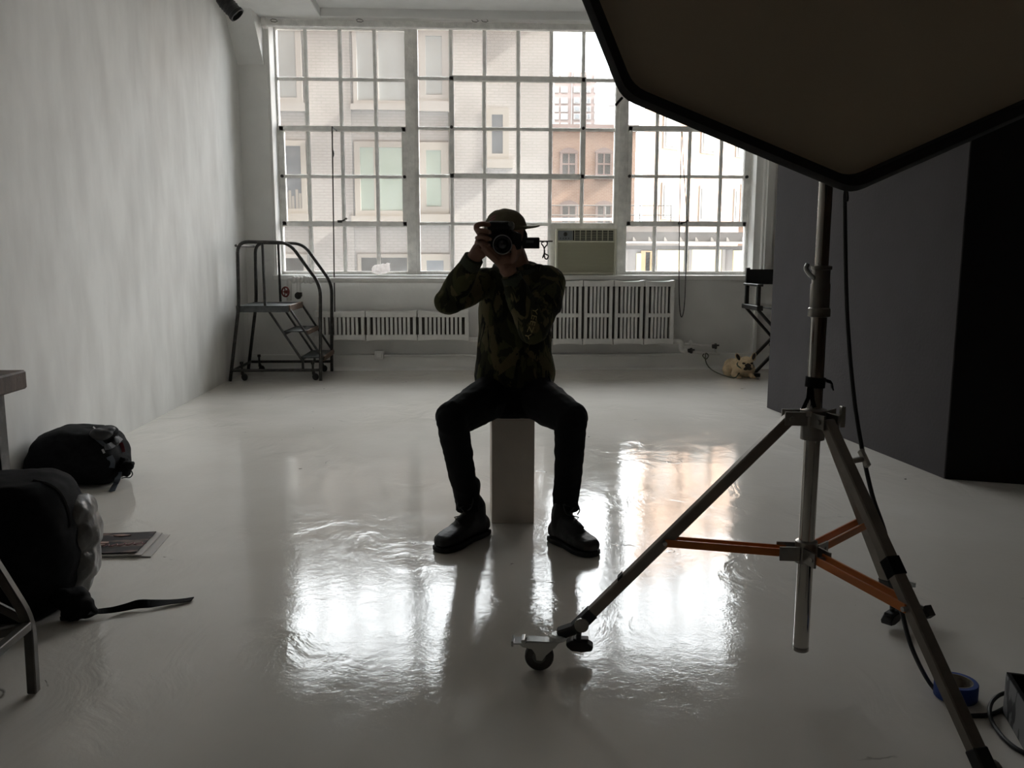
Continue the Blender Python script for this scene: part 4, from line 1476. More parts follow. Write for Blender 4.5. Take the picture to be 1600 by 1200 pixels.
# prism hump to the right, hot shoe
g = G()
h0, h1 = Q(800, 359, YC), Q(814, 393, YC)
g.prism([(h0.x - 0.004, YC - 0.03, h0.z), (h1.x, YC - 0.03, h0.z - 0.016), (h1.x, YC - 0.03, h1.z + 0.010), (h0.x - 0.004, YC - 0.03, h1.z)], (0, 0.07, 0))
part('viewfinder_hump', g, CAMBLACK, kam, 0.004)
lc = Q(785, 381.5, YC - 0.02)
ld = (EYE + V(0.02, 0, -0.10) - lc).normalized()
g = G().lathe([(0.036, -0.01), (0.0375, 0.0), (0.0375, 0.03), (0.036, 0.034), (0.036, 0.06), (0.0365, 0.066), (0.0345, 0.070), (0.028, 0.062), (0.024, 0.045), (0.002, 0.044)], lc, ld, 28)
lens = part('lens', g, CAMBLACK, kam, smooth=True)
_a, _b = frame_of(ld)
part('lens_highlight_ring', G().rings([[lc + ld * h + (_a * math.cos(t) + _b * math.sin(t)) * rr for t in [k * 2 * math.pi / 32 for k in range(32)]] for rr, h in ((0.0358, 0.060), (0.0374, 0.061), (0.0374, 0.066), (0.0345, 0.0712), (0.0335, 0.0695))], closed=True), GREYPLATE, lens, smooth=True, label='grey front ring painting the rim highlight')  # lighter grey paints the highlight on the lens rim
part('front_element', G().lathe([(0.024, 0.0), (0.020, 0.006), (0.012, 0.010), (0.001, 0.0115)], lc + ld * 0.046, ld, 24), LENSGLASS, lens, smooth=True, label='glass front element')
g = G()
a1, b1_ = frame_of(ld)
for k in range(20):
    t = k * 2 * math.pi / 20
    rdir = a1 * math.cos(t) + b1_ * math.sin(t)
    g.bar(lc + rdir * 0.0372 + ld * 0.008, lc + rdir * 0.0372 + ld * 0.028, 0.005, 0.003, rdir)
part('focus_ring', g, RUBBER, lens)
r0, r1 = Q(816, 371, YC), Q(842.5, 388.5, YC)
trg = part('radio_trigger', G().box(r0.x, r1.x, YC - 0.02, YC + 0.012, r1.z, r0.z), CAMBLACK, kam, 0.003, label='small radio trigger box in the hot shoe')
part('hot_shoe', G().box(h1.x - 0.004, r0.x + 0.004, YC - 0.012, YC + 0.008, r1.z + 0.012, r0.z - 0.014), CAMBLACK, kam)
l0, l1 = Q(822, 375.5, YC - 0.02), Q(834, 379.5, YC - 0.02)
part('plate', G().box(l0.x, l1.x, YC - 0.0222, YC - 0.019, l1.z, l0.z), GREYPLATE, trg, label='grey plate')
part('antenna', G().tube([Q(842, 377, YC), Q(863.5, 377, YC)], 0.0030, 6), RUBBER, trg)
g = G()
q0 = Q(850, 377.5, YC - 0.004)
loops = [(850, 377.5), (846, 380), (849.5, 386), (851, 394), (848, 402.5), (850.5, 396), (853, 397.5), (856.5, 399.5), (855, 404.5), (851.5, 403.5), (850.5, 397), (851, 387), (854.5, 383), (855, 378.5), (852, 377)]
g = G().tube(smoothpath([Q(u, v, YC - 0.004 + 0.001 * i) for i, (u, v) in enumerate(loops)], 5), 0.0027, 6)
part('wrist_loop', g, RUBBER, trg)

# ------------------------------------------------------------------ light stand
SY = 2.19
SX = 0.90
st = empty('light_stand', (SX, SY, 0), 'chrome light stand on three legs with orange braces, holding the softbox', 'stand')
zbot, zcrown, zhub, zcol0, zcol1 = 0.083, at(1270, 655, Y=SY).z, at(1258, 862, Y=SY).z, at(1280, 487, Y=SY).z, at(1283, 427, Y=SY).z
part('column', G().cyl((SX, SY, zbot), (SX, SY, zcol0 + 0.01), 0.0205, 28), CHROME, st, smooth=True)
part('column_bottom', G().lathe([(0.0185, 0), (0.0212, 0.002), (0.0212, 0.012), (0.0205, 0.014)], (SX, SY, zbot - 0.002), (0, 0, 1), 24), ALU, st, smooth=True)
part('riser', G().cyl((SX, SY, zcol0), (SX, SY, 1.86), 0.0168, 28), CHROME, st, smooth=True)
g = G().lathe([(0.0205, -0.012), (0.028, -0.010), (0.028, 0.010), (0.0245, 0.013), (0.0245, 0.072), (0.0225, 0.075), (0.0225, 0.108), (0.026, 0.110), (0.026, 0.118), (0.018, 0.120)], (SX, SY, zcol0 - 0.002), (0, 0, 1), 28)
col = part('locking_collar', g, ALU, st, smooth=True)
g = G().tube(smoothpath([(SX - 0.02, SY - 0.005, zcol1 - 0.012), (SX - 0.035, SY - 0.012, zcol1 - 0.002), (SX - 0.046, SY - 0.015, zcol1 + 0.012), (SX - 0.042, SY - 0.015, zcol1 + 0.024)], 4), 0.006, 8)
part('knob', g, ZINC, col, smooth=True)
g = G().bar((SX + 0.012, SY - 0.025, zcol0 + 0.03), (SX - 0.012, SY - 0.027, zcol0 + 0.03), 0.006, 0.02)
# crown casting
g = G().lathe([(0.0215, -0.045), (0.031, -0.043), (0.031, 0.02), (0.034, 0.022), (0.034, 0.036), (0.024, 0.040)], (SX, SY, zcrown - 0.01), (0, 0, 1), 24)
LA = [math.radians(172), math.radians(283), math.radians(40)]
LR = 0.60
for a in LA:
    dv = V(math.cos(a), math.sin(a), 0)
    sv = V(-dv.y, dv.x, 0)
    for s in (-1, 1):
        g.obox(V(SX, SY, zcrown + 0.004) + dv * 0.047 + sv * s * 0.0205, dv * 0.03, sv * 0.003, V(0, 0, 0.018))
    g.tube([V(SX, SY, zcrown + 0.004) + dv * 0.06 - sv * 0.03, V(SX, SY, zcrown + 0.004) + dv * 0.06 + sv * 0.03], 0.007, 8)
crown = part('crown', g, ALU, st, smooth=True)
g = G().lathe([(0.0215, -0.03), (0.029, -0.028), (0.029, 0.03), (0.0215, 0.034)], (SX, SY, zhub), (0, 0, 1), 24)
for a in LA:
    dv = V(math.cos(a), math.sin(a), 0)
    sv = V(-dv.y, dv.x, 0)
    for s in (-1, 1):
        g.obox(V(SX, SY, zhub) + dv * 0.048 + sv * s * 0.0225, dv * 0.026, sv * 0.0028, V(0, 0, 0.019))
    g.tube([V(SX, SY, zhub) + dv * 0.062 - sv * 0.028, V(SX, SY, zhub) + dv * 0.062 + sv * 0.028], 0.006, 8)
hub = part('brace_hub', g, ALU, st, smooth=True)
ends = []
def caster(p, tail, e):
    """swivel caster touching the floor; p: top plate point, tail: direction the wheel trails"""
    t = tail.normalized()
    s = V(-t.y, t.x, 0)
    wr = 0.0405
    wc_ = V(p.x, p.y, 0) + t * 0.052
    wc_.z = wr + 0.001
    g = G()
    for sg in (-1, 1):
        q = s * sg * 0.0155
        poly = [wc_ + q + t * px_ + V(0, 0, pz_) for px_, pz_ in ((.007, -.006), (-.009, -.007), (-.020, .010), (-.044, .033), (-.056, .048), (.034, .046), (.054, .038), (.046, .031), (.020, .026), (.010, .012))]
        g.prism(poly, s * sg * 0.0025)
    g.obox(wc_ + V(0, 0, 0.0485) - t * 0.012, t * 0.046, s * 0.018, V(0, 0, 0.0015))
    g.lathe([(0.022, 0), (0.026, 0.004), (0.026, 0.014), (0.018, 0.018)], V(p.x, p.y, wc_.z + 0.05), (0, 0, 1), 18)
    o = part('caster', g, ZINC, st, 0.001)
    part('wheel', G().lathe([(0.030, -0.010), (0.037, -0.0115), (wr, -0.007), (wr, 0.007), (0.037, 0.0115), (0.030, 0.010)], wc_, s, 28), WHEELGREY, o, smooth=True, label='grey rubber wheel')
    part('wheel_disc', G().lathe([(0.003, -0.012), (0.012, -0.011), (0.028, -0.0085), (0.031, -0.010), (0.031, 0.010), (0.028, 0.0085), (0.012, 0.011), (0.003, 0.012)], wc_, s, 24), GREYPLATE, o, smooth=True)
    g = G()
    q = wc_ + t * 0.058 + V(0, 0, 0.042)
    g.obox(q, t * 0.016, s * 0.022, V(0, 0, 0.002))
    g.obox(q + t * 0.016 + V(0, 0, -0.001), t * 0.003, s * 0.022, V(0, 0, 0.008))
    g.tube([q - t * 0.014 - s * 0.02 + V(0, 0, 0.006), q - t * 0.014 + s * 0.02 + V(0, 0, 0.006)], 0.006, 8)
    part('brake_pedal', g, ZINC, o, 0.001)


for i, a in enumerate(LA):
    dv = V(math.cos(a), math.sin(a), 0)
    sv = V(-dv.y, dv.x, 0)
    k0 = V(SX, SY, zcrown + 0.004) + dv * 0.058
    k1 = V(SX, SY, 0.135) + dv * LR
    if i == 0:
        k1 = at(905, 976, Y=2.255)
    elif i == 1:
        k1 = at(1545, 1214, z=0.115)
    else:
        k1 = at(1389, 916, Y=2.55)
    leg = part('leg', G().bar(k0, k1, 0.031, 0.029), BRONZELEG, st, 0.003)
    ld_ = (k1 - k0).normalized()
    g = G().bar(k1 - ld_ * 0.055, k1 + ld_ * 0.02, 0.035, 0.033)
    sleeve = part('end_sleeve', g, RUBBER, leg, 0.003, label='black end sleeve')
    # foot pad / leveller beside the wheel
    fp = k1 + dv * -0.005 + V(0, 0, 0)
    g = G()
    side_ = sv if i == 0 else -sv
    q = V(fp.x, fp.y, 0.030) - dv * 0.03 + side_ * 0.03
    if i == 0:
        q = at(904, 1007, Y=2.33)
        q.z = max(q.z, 0.022)
    g.prism([q - side_ * 0.017 + dv * x_f + V(0, 0, z_f) for x_f, z_f in ((.034, -.002), (.036, .008), (.022, .018), (-.020, .015), (-.042, .001), (-.038, -.012), (-.010, -.017), (.020, -.014))], side_ * 0.034)
    g.obox(q - dv * 0.006 + V(0, 0, 0.016), dv * 0.022, side_ * 0.014, V(0, 0, 0.006))
    g.cyl(q + V(0, 0, 0.016), q + V(0, 0, 0.03), 0.008, 10)
    g.bar(q + V(0, 0, 0.014), k1 + side_ * 0.012 - V(0, 0, 0.012), 0.014, 0.012)
    part('foot_lever', g, RUBBER, leg, 0.004, label='black foot lever')
    g = G().lathe([(0.003, -0.006), (0.020, -0.004), (0.020, 0.004), (0.003, 0.006)], k1 - ld_ * 0.01 + (sv if i == 0 else sv) * 0.02, sv, 14)
    part('thumb_wheel', g, ALU, leg)
    cp_ = V(k1.x, k1.y, 0) + dv * (0.058 if i == 0 else 0.028)
    part('swivel', G().bar(k1 + ld_ * 0.012, V(cp_.x, cp_.y, 0.108), 0.034, 0.028), RUBBER, leg, 0.004)
    caster(V(cp_.x, cp_.y, 0), dv, None)
    # paired orange braces
    bp = k0.lerp(k1, 0.585)
    for s in (-1, 1):
        part('brace', G().bar(V(SX, SY, zhub) + dv * 0.05 + sv * s * 0.0165, bp + sv * s * 0.0165, 0.006, 0.021), ORANGE, st, 0.001)
    g = G().tube([bp - sv * 0.026, bp + sv * 0.026], 0.006, 8)
    part('brace_bolt', g, ZINC, st)
    if i == 0:
        q = k0.lerp(k1, 0.80) + V(0, 0, 0.022)
        part('clip', G().obox(q, ld_ * 0.010, sv * 0.012, V(0, 0, 0.008)), RUBBER, leg, 0.002)
    if i == 1:
        q = k0.lerp(k1, 0.14)
        g = G().bar(q, q + sv * 0.05 + V(0, 0, 0.004), 0.012, 0.012)
        g.obox(q + sv * 0.055 + V(0, 0, 0.006), sv * 0.006, ld_ * 0.024, sv.cross(ld_) * 0.008)
        part('wing_knob', g, ALU, leg, 0.002)
        q = k0.lerp(k1, 0.47)
        part('tape_band', G().bar(q - ld_ * 0.022, q + ld_ * 0.022, 0.033, 0.031), BLACKCLOTH, leg, label='black tape band')
        q = k0.lerp(k1, 0.60)
        g = G().tube([q, q + sv * 0.035], 0.008, 8)
        g.obox(q + sv * 0.036, sv * 0.008, ld_ * 0.012, sv.cross(ld_) * 0.010)
        part('wing_knob', g, DARKIRON, leg)
g = G().bar(V(SX + 0.03, SY - 0.02, zcrown + 0.012), V(SX + 0.06, SY - 0.03, zcrown + 0.014), 0.010, 0.010)
g.obox(V(SX + 0.064, SY - 0.03, zcrown + 0.012), V(0.006, 0, 0), V(0, 0.008, 0), V(0, 0, 0.028))
part('wing_knob', g, ALU, crown, 0.002)
# black hook-and-loop strap round the column
zst = at(1275, 597, Y=SY).z
g = G().lathe([(0.0215, -0.014), (0.0255, -0.013), (0.0255, 0.013), (0.0215, 0.014)], (SX, SY, zst), (0.05, 0, 1), 20)
g.ribbon([V(SX + 0.022, SY - 0.012, zst + 0.006), V(SX + 0.036, SY - 0.016, zst + 0.002), V(SX + 0.040, SY - 0.016, zst - 0.016)], V(0, 0.014, 0.006), 0.003)
g.ribbon([V(SX - 0.022, SY - 0.018, zst - 0.01), V(SX - 0.026, SY - 0.026, zst - 0.035), V(SX - 0.038, SY - 0.024, zst - 0.066)], V(0.012, 0, 0.002), 0.003)
g.ribbon([V(SX - 0.020, SY - 0.020, zst - 0.012), V(SX - 0.018, SY - 0.028, zst - 0.038), V(SX - 0.010, SY - 0.028, zst - 0.062)], V(0.010, 0, 0.002), 0.003)
part('strap', g, BLACKCLOTH, st)
# yoke head on the riser
g = G().lathe([(0.018, 0), (0.026, 0.004), (0.026, 0.05), (0.018, 0.055)], (SX, SY, 1.80), (0, 0, 1), 18)
g.bar((SX, SY, 1.84), (SX, SY - 0.10, 1.86), 0.04, 0.05)
part('tilt_head', g, RUBBER, st)

# ------------------------------------------------------------------ octagonal softbox
SBY = 1.86
A_, B_ = at(973, 152, Y=SBY), at(1333, 303, Y=SBY)
edge = (B_ - A_).length
ang0 = math.atan2((B_ - A_).z, (B_ - A_).x)
outer = [A_, B_]
for k in range(1, 7):
    a = ang0 + k * math.pi / 4
    outer.append(outer[-1] + V(math.cos(a), 0, math.sin(a)) * edge)
oc = sum(outer, V(0, 0, 0)) / 8
sb = empty('softbox', (oc.x, SBY, oc.z), 'large octagonal softbox with a cream diffuser and black fabric rim', 'softbox')
def inset(sc, y):
    return [V(oc.x + (p.x - oc.x) * sc, SBY + y, oc.z + (p.z - oc.z) * sc) for p in outer]
def rounded(poly, r, n=4):
    o = []
    m_ = len(poly)
    for i in range(m_):
        a, b, c = poly[i - 1], poly[i], poly[(i + 1) % m_]
        p, q = b + (a - b).normalized() * r, b + (c - b).normalized() * r
        for k in range(n + 1):
            t = k / n
            o.append(p * (1 - t) ** 2 + b * 2 * t * (1 - t) + q * t * t)
    return o
R0 = rounded(inset(1.0, 0.01), 0.03)
# black shell: front lip folded inwards, sides tapering to the speed ring
shell = [rounded(inset(0.945, 0.030), 0.03), rounded(inset(0.955, 0.0), 0.03), rounded(inset(0.985, -0.006), 0.03), rounded(inset(1.0, 0.012), 0.03), rounded(inset(0.985, 0.06), 0.03), rounded(inset(0.80, 0.17), 0.04),
         rounded(inset(0.50, 0.30), 0.03), rounded(inset(0.16, 0.40), 0.01)]
g = G()
m_ = len(shell[0])
vs = [p for r in shell for p in r]
fs = [(i * m_ + a, i * m_ + (a + 1) % m_, (i + 1) * m_ + (a + 1) % m_, (i + 1) * m_ + a) for i in range(len(shell) - 1) for a in range(m_)]
fs.append(tuple((len(shell) - 1) * m_ + a for a in range(m_)))
g.add(vs, fs)
part('shell', g, BLACKBOX, sb, smooth=True)
# cream diffuser, stretched with slight sag and puckers towards the corners
g = G()
NR = 26
base_ = rounded(inset(0.965, 0.0), 0.03, 6)
mm = len(base_)
vs, fs = [], []
for i in range(NR + 1):
    t = i / NR
    for j, p in enumerate(base_):
        q = V(oc.x, 0, oc.z).lerp(V(p.x, 0, p.z), max(t, 0.002))
        y = SBY + 0.026 - 0.008 * (1 - t * t)
        a = math.atan2(q.z - oc.z, q.x - oc.x)
        y += 0.0035 * t ** 3 * noise.noise(V(math.cos(a) * 6, math.sin(a) * 6, 2.0)) + 0.004 * t ** 4 * math.sin(a * 8 + 0.4) * noise.noise(V(a * 3, t * 2, 0)) + 0.0018 * noise.noise(V(q.x * 5, q.z * 5, 9))
        vs.append((q.x, y, q.z))
for i in range(NR):
    for j in range(mm):
        fs.append((i * mm + j, i * mm + (j + 1) % mm, (i + 1) * mm + (j + 1) % mm, (i + 1) * mm + j))
g.add(vs, fs)
part('diffuser', g, DIFFUSER, sb, smooth=True, label='cream diffuser cloth')
for k in range(8):
    p = outer[k]
    q = V(p.x, SBY + 0.03, p.z)
    dirn = (q - V(oc.x, SBY + 0.03, oc.z)).normalized()
    g = G().tube(smoothpath([q - dirn * 0.006, q + dirn * 0.006 + V(0, -0.004, 0), q + dirn * 0.010 + V(-0.002, -0.006, -0.003), q + dirn * 0.006 + V(-0.005, -0.004, -0.007)], 3), 0.0028, 6)
    part('corner_hook', g, RUBBER, sb)
part('speed_ring', G().lathe([(0.09, 0), (0.09, 0.05), (0.05, 0.06)], (oc.x, SBY + 0.39, oc.z), (0, 1, 0), 20), RUBBER, sb)
g = G().cyl((oc.x, SBY + 0.42, oc.z), (oc.x, SBY + 0.75, oc.z), 0.065, 20)
part('flash_head', g, CAMBLACK, sb, smooth=True)
g = G().bar((SX, SY + 0.0, 1.862), (oc.x, SBY + 0.50, oc.z - 0.05), 0.03, 0.02)
part('mounting_arm', g, RUBBER, sb)

# power cable of the flash, down the stand to the floor
g = G()
cab = [V(oc.x + 0.02, SBY + 0.62, oc.z - 0.06), at(1322, 240, Y=2.36), at(1320, 305, Y=2.34), at(1321, 400, Y=2.32), at(1324, 500, Y=2.30), at(1332, 600, Y=2.28), at(1343, 680, Y=2.24), at(1362, 770, Y=2.18), at(1382, 830, Y=2.12), at(1396, 890, Y=2.10), at(1409, 955, Y=2.08),
       at(1424, 1010, Y=2.06), at(1448, 1060, z=0.03), at(1470, 1087, z=0.008), at(1500, 1115, z=0.006), at(1530, 1118, z=0.006), at(1552, 1115, z=0.006), at(1574, 1104, z=0.006)]
g.tube(smoothpath(cab, 6), 0.0058, 8)
thing('power_cable', g, RUBBER, 'black power cable hanging from the softbox down the stand to the floor', 'cable', smooth=True)
g = G()
cab = [at(1590, 1082, z=0.02), at(1566, 1084, z=0.014), at(1551, 1095, z=0.018), at(1546, 1112, z=0.022), at(1553, 1133, z=0.008), at(1573, 1158, z=0.006), at(1600, 1176, z=0.006), at(1640, 1190, z=0.006)]
g.tube(smoothpath(cab, 6), 0.0055, 8)
thing('floor_cable', g, RUBBER, 'black cable curling on the floor out of the small black crate', 'cable', smooth=True)

# blue tape roll
tc_ = at(1511, 1103, z=0.0) + V(-0.006, 0.045, 0)
e = empty('tape_roll', (tc_.x, tc_.y, 0), 'roll of blue masking tape lying on the floor behind the stand leg', 'tape')
g = G()
prof = [(0.040, 0.002), (0.0515, 0.002), (0.053, 0.004), (0.053, 0.044), (0.0515, 0.046), (0.040, 0.046)]
rs = [[V(tc_.x + math.cos(a) * r, tc_.y + math.sin(a) * r, h) for a in [j * 2 * math.pi / 32 for j in range(32)]] for r, h in prof]
g.rings(rs, closed=True)
part('tape', g, BLUETAPE, e, smooth=True)
prof = [(0.0375, 0.002), (0.0402, 0.002), (0.0402, 0.0465), (0.0375, 0.0465)]
g = G().rings([[V(tc_.x + math.cos(a) * r, tc_.y + math.sin(a) * r, h) for a in [j * 2 * math.pi / 32 for j in range(32)]] for r, h in prof], closed=True)
part('core', g, CARD, e, smooth=True, label='printed cardboard core')

# black crate with a marked grey side at the right edge
k0 = at(1567, 1113, z=0.0)
k1 = at(1600, 1172, z=0.0)
dv = (k1 - k0).normalized()
k1 = k0 + dv * 0.34
sv = V(-dv.y, dv.x, 0)
if sv.x < 0: sv = -sv
hb = at(1572, 1050, Y=k0.y).z
e = empty('crate', (k0.x + 0.15, k0.y - 0.15, 0), 'small open black crate with a marked grey side at the floor cable', 'crate')
t = 0.008
W_ = 0.26
part('side', G().prism([k0, k1, k1 + sv * t, k0 + sv * t], (0, 0, hb)), BLACKFLAT, e)
part('side', G().prism([k0 + sv * (W_ - t), k1 + sv * (W_ - t), k1 + sv * W_, k0 + sv * W_], (0, 0, hb)), BLACKFLAT, e)
part('end', G().prism([k0 + sv * t, k0 + sv * (W_ - t), k0 + sv * (W_ - t) + dv * t, k0 + sv * t + dv * t], (0, 0, hb)), BLACKFLAT, e)
part('end', G().prism([k1 + sv * t - dv * t, k1 + sv * (W_ - t) - dv * t, k1 + sv * (W_ - t), k1 + sv * t], (0, 0, hb)), BLACKFLAT, e)
part('bottom', G().prism([k0 + sv * t + dv * t + V(0, 0, .002), k1 + sv * t - dv * t + V(0, 0, .002), k1 + sv * (W_ - t) - dv * t + V(0, 0, .002), k0 + sv * (W_ - t) + dv * t + V(0, 0, .002)], (0, 0, .01)), BLACKFLAT, e)
part('label_panel', G().prism([k0 - sv * .002 + dv * .004 + V(0, 0, .004), k1 - sv * .002 - dv * .004 + V(0, 0, .004), k1 - dv * .004 + V(0, 0, .004), k0 + dv * .004 + V(0, 0, .004)], (0, 0, hb - 0.008)), LABELGREY, e, label='grey side with dark marks')

# ------------------------------------------------------------------ table at the left
tb = empty('table', (-1.85, 2.4, 0), 'dark wooden table with thick top at the left wall', 'table')
tz1, tz0 = 0.758, 0.694
for k in range(4):
    x1 = -1.512 - k * 0.155
    part('plank', G().box(x1 - 0.153, x1, 1.55, 3.0, tz0, tz1), TABLEWOOD, tb, 0.006)
for x, y in ((-1.60, 2.93), (-2.06, 2.93), (-1.60, 1.64), (-2.06, 1.64)):
    part('leg', G().box(x - 0.03, x + 0.03, y - 0.03, y + 0.03, 0, tz0 - 0.001), BLACKSTEEL, tb, 0.004)
for y in (1.64, 2.93):
    part('apron', G().box(-2.03, -1.63, y - 0.012, y + 0.012, tz0 - 0.07, tz0 - 0.001), BLACKSTEEL, tb)

# ------------------------------------------------------------------ stool / folding frame at the lower left
fr = empty('metal_stool', (-1.45, 2.1, 0), 'grey metal stool frame with a bent leg beside the black backpack', 'stool')
f0 = at(53, 1084, z=0)
Yf = f0.y
def tubeleg(y, name):
    pts = [V(f0.x, y, 0.004), V(at(46, 968, Y=Yf).x, y, at(46, 968, Y=Yf).z), V(at(-8, 882, Y=Yf).x, y, at(-8, 882, Y=Yf).z), V(at(-60, 800, Y=Yf).x, y, at(-60, 800, Y=Yf).z)]
    p2 = fillet(pts, 0.05, 5)
    g = G()
    rs = []
    for i, p in enumerate(p2):
        tn = (p2[min(i + 1, len(p2) - 1)] - p2[max(i - 1, 0)]).normalized()
        a, b = V(0, 1, 0), tn.cross(V(0, 1, 0)).normalized()
        rs.append([p + a * 0.0125 + b * 0.0125, p - a * 0.0125 + b * 0.0125, p - a * 0.0125 - b * 0.0125, p + a * 0.0125 - b * 0.0125])
    g.rings(rs)
    return part(name, g, STOOLSTEEL, fr, 0.003)
tubeleg(Yf, 'leg')
tubeleg(Yf - 0.36, 'leg')
kx = at(46, 968, Y=Yf)
part('brace', G().bar(V(kx.x - 0.014, Yf + 0.001, kx.z + 0.0), at(-20, 937, Y=Yf + 0.0) + V(-0.15, 0, 0.085), 0.012, 0.022), STOOLSTEEL, fr, 0.002)
part('stretcher', G().bar(V(kx.x, Yf - 0.012, kx.z - 0.012), V(kx.x, Yf - 0.348, kx.z - 0.012), 0.022, 0.022), STOOLSTEEL, fr, 0.002)
part('stretcher', G().bar(V(kx.x - 0.012, Yf - 0.01, kx.z - 0.018), at(-10, 1006, Y=Yf - 0.10) + V(-0.25, 0, -0.03), 0.022, 0.022), STOOLSTEEL, fr, 0.002)
part('seat', G().box(-1.72, at(-60, 800, Y=Yf).x + 0.02, Yf - 0.40, Yf + 0.04, at(-60, 800, Y=Yf).z - 0.005, at(-60, 800, Y=Yf).z + 0.025), STOOLSTEEL, fr, 0.006)
for x in (-1.69,):
    for y in (Yf, Yf - 0.36):
        part('leg', G().box(x - 0.0125, x + 0.0125, y - 0.0125, y + 0.0125, 0.002, at(-60, 800, Y=Yf).z - 0.004), STOOLSTEEL, fr)

# ------------------------------------------------------------------ backpacks
def P(u, v, y): return at(u, v, Y=y)
b1_ = empty('backpack', (-1.9, 4.42, 0), 'black backpack lying on its side against the white wall', 'backpack')
Y1 = 4.40
g = G()
rs = []
for u, vt, vb, ry in ((46, 735, 752, .06), (54, 700, 757, .13), (68, 678, 758, .16), (92, 668, 758, .18), (120, 666, 758, .185), (150, 668, 757, .18), (172, 676, 752, .165), (186, 692, 746, .13), (194, 712, 738, .07)):
    t_, bq = P(u, vt, Y1), P(u, vb, Y1)
    zt_, zb_ = t_.z, max(bq.z, 0.004)
    ring = []
    for j in range(20):
        a = 2 * math.pi * j / 20
        ca, sa = math.copysign(abs(math.cos(a)) ** .65, math.cos(a)), math.copysign(abs(math.sin(a)) ** .65, math.sin(a))
        ring.append(V(max(t_.x, XL + 0.012), Y1 + ry * ca, (zt_ + zb_) / 2 + (zt_ - zb_) / 2 * sa))
    rs.append(ring)
g.rings(rs)
g.ell(P(165, 675, Y1 - 0.05), 0.06, 0.08, 0.035)
me = blob(g, 0.009, 3, 0.010, 9, (1, 1, 1), 1.0)
for v in me.vertices:
    v.co.z = max(v.co.z, 0.003)
    v.co.x = max(v.co.x, XL + 0.006)
bk = linkmesh('body', me, BLACKCLOTH, b1_)
bvb = BVHTree.FromPolygons([v.co.copy() for v in me.vertices], [tuple(p.vertices) for p in me.polygons])
def onbag(bv, u, v, lift=0.004, dflt=4.3):
    dd = (at(u, v, Y=4.0) - EYE).normalized()
    h = bv.ray_cast(EYE, dd)
    return (h[0] if h[0] else EYE + dd * (dflt / dd.y)) - dd * lift
def strip(bv, pts, w, th, name, m_, parent, lift=0.004, label=None, dflt=4.3):
    P_ = [onbag(bv, u, v, lift, dflt) for u, v in pts]
    g = G()
    P_ = smoothpath(P_, 4)
    wv = []
    for i in range(len(P_)):
        tn = (P_[min(i + 1, len(P_) - 1)] - P_[max(i - 1, 0)]).normalized()
        view = (P_[i] - EYE).normalized()
        wv.append(tn.cross(view).normalized() * w)
    g.ribbon(P_, wv, th)
    return part(name, g, m_, parent, label=label)
strip(bvb, [(150, 684), (157, 690), (163, 696)], 0.02, 0.008, 'pocket_flap', BLUEGREY, b1_)
g = G()
for u, v, rx_, rz_ in ((158, 678, .055, .030), (176, 690, .035, .030), (166, 671, .045, .014)):
    g.ell(onbag(bvb, u, v, -0.01), rx_, .04, rz_)
linkmesh('front_pocket', blob(g, 0.006, 2, 0.006, 20), mat('charcoal_nylon', (0.030, 0.031, 0.034), 0.6), b1_, 'charcoal grey pocket')
strip(bvb, [(188, 684), (182, 690), (172, 697), (163, 699)], 0.030, 0.006, 'shoulder_strap', mat('charcoal_strap', (0.035, 0.036, 0.04), 0.7), b1_, 0.012)
strip(bvb, [(171, 713), (175, 722), (174, 731)], 0.03, 0.003, 'mesh_panel', BLUEGREY, b1_, 0.006, 'blue grey mesh panel')
strip(bvb, [(160, 702), (163, 708)], 0.010, 0.003, 'zip_pull', WHITETAG, b1_, 0.008, 'white zip pull')
strip(bvb, [(146, 667), (151, 672)], 0.006, 0.003, 'zip_pull', WHITETAG, b1_, 0.010, 'white zip pull')
strip(bvb, [(188, 692), (191, 700), (192, 706)], 0.022, 0.006, 'tag', REDTAG, b1_, 0.008, 'dark red tag')
g = G()
for (u, v, y, r) in ((192, 722, 4.36, .030), (200, 728, 4.33, .028), (205, 726, 4.32, .016), (186, 735, 4.33, .030), (196, 738, 4.31, .022), (180, 742, 4.30, .024)):
    g.ell(P(u, v, y), r, r, r * .8)
me = blob(g, 0.005, 2, 0.012, 30)
for v in me.vertices: v.co.z = max(v.co.z, 0.003)
linkmesh('strap_bundle', me, BLACKCLOTH, b1_)
g = G().ribbon(smoothpath([P(186, 738, 4.29), P(184, 748, 4.27), at(180, 757, z=0.01), at(175, 767, z=0.006)], 4), V(0.030, 0, 0.004), 0.003)
part('strap', g, BLUEGREY, b1_, label='loose grey strap end')
g = G().tube(smoothpath([P(205, 735, 4.31), P(207, 741, 4.31), P(203, 746, 4.31), P(196, 746, 4.31), P(190, 747, 4.31)], 4), 0.003, 6)
part('cord_loop', g, RUBBER, b1_)

b2_ = empty('rucksack', (-1.6, 2.75, 0), 'big black rucksack wrapped in a grey plastic bag, beside the magazine', 'backpack')
Y2 = 2.80
g = G()
rs = []
for v, u0, u1, ry in ((742, -20, 48, .07), (748, -40, 78, .13), (760, -55, 98, .17), (790, -70, 116, .19), (830, -75, 126, .20), (880, -75, 128, .20), (920, -75, 118, .20), (950, -70, 108, .19), (966, -60, 100, .16)):
    a, b = P(u0, v, Y2), P(u1, v, Y2)
    zz = max(a.z, 0.004)
    ring = []
    for j in range(28):
        t = 2 * math.pi * j / 28
        ca, sa = math.copysign(abs(math.cos(t)) ** .75, math.cos(t)), math.copysign(abs(math.sin(t)) ** .75, math.sin(t))
        ring.append(V((a.x + b.x) / 2 + (b.x - a.x) / 2 * ca, Y2 + ry * sa, zz))
    rs.append(ring)
g.rings(rs)
me = blob(g, 0.010, 3, 0.010, 8, (1, 1, 1), 3.0)
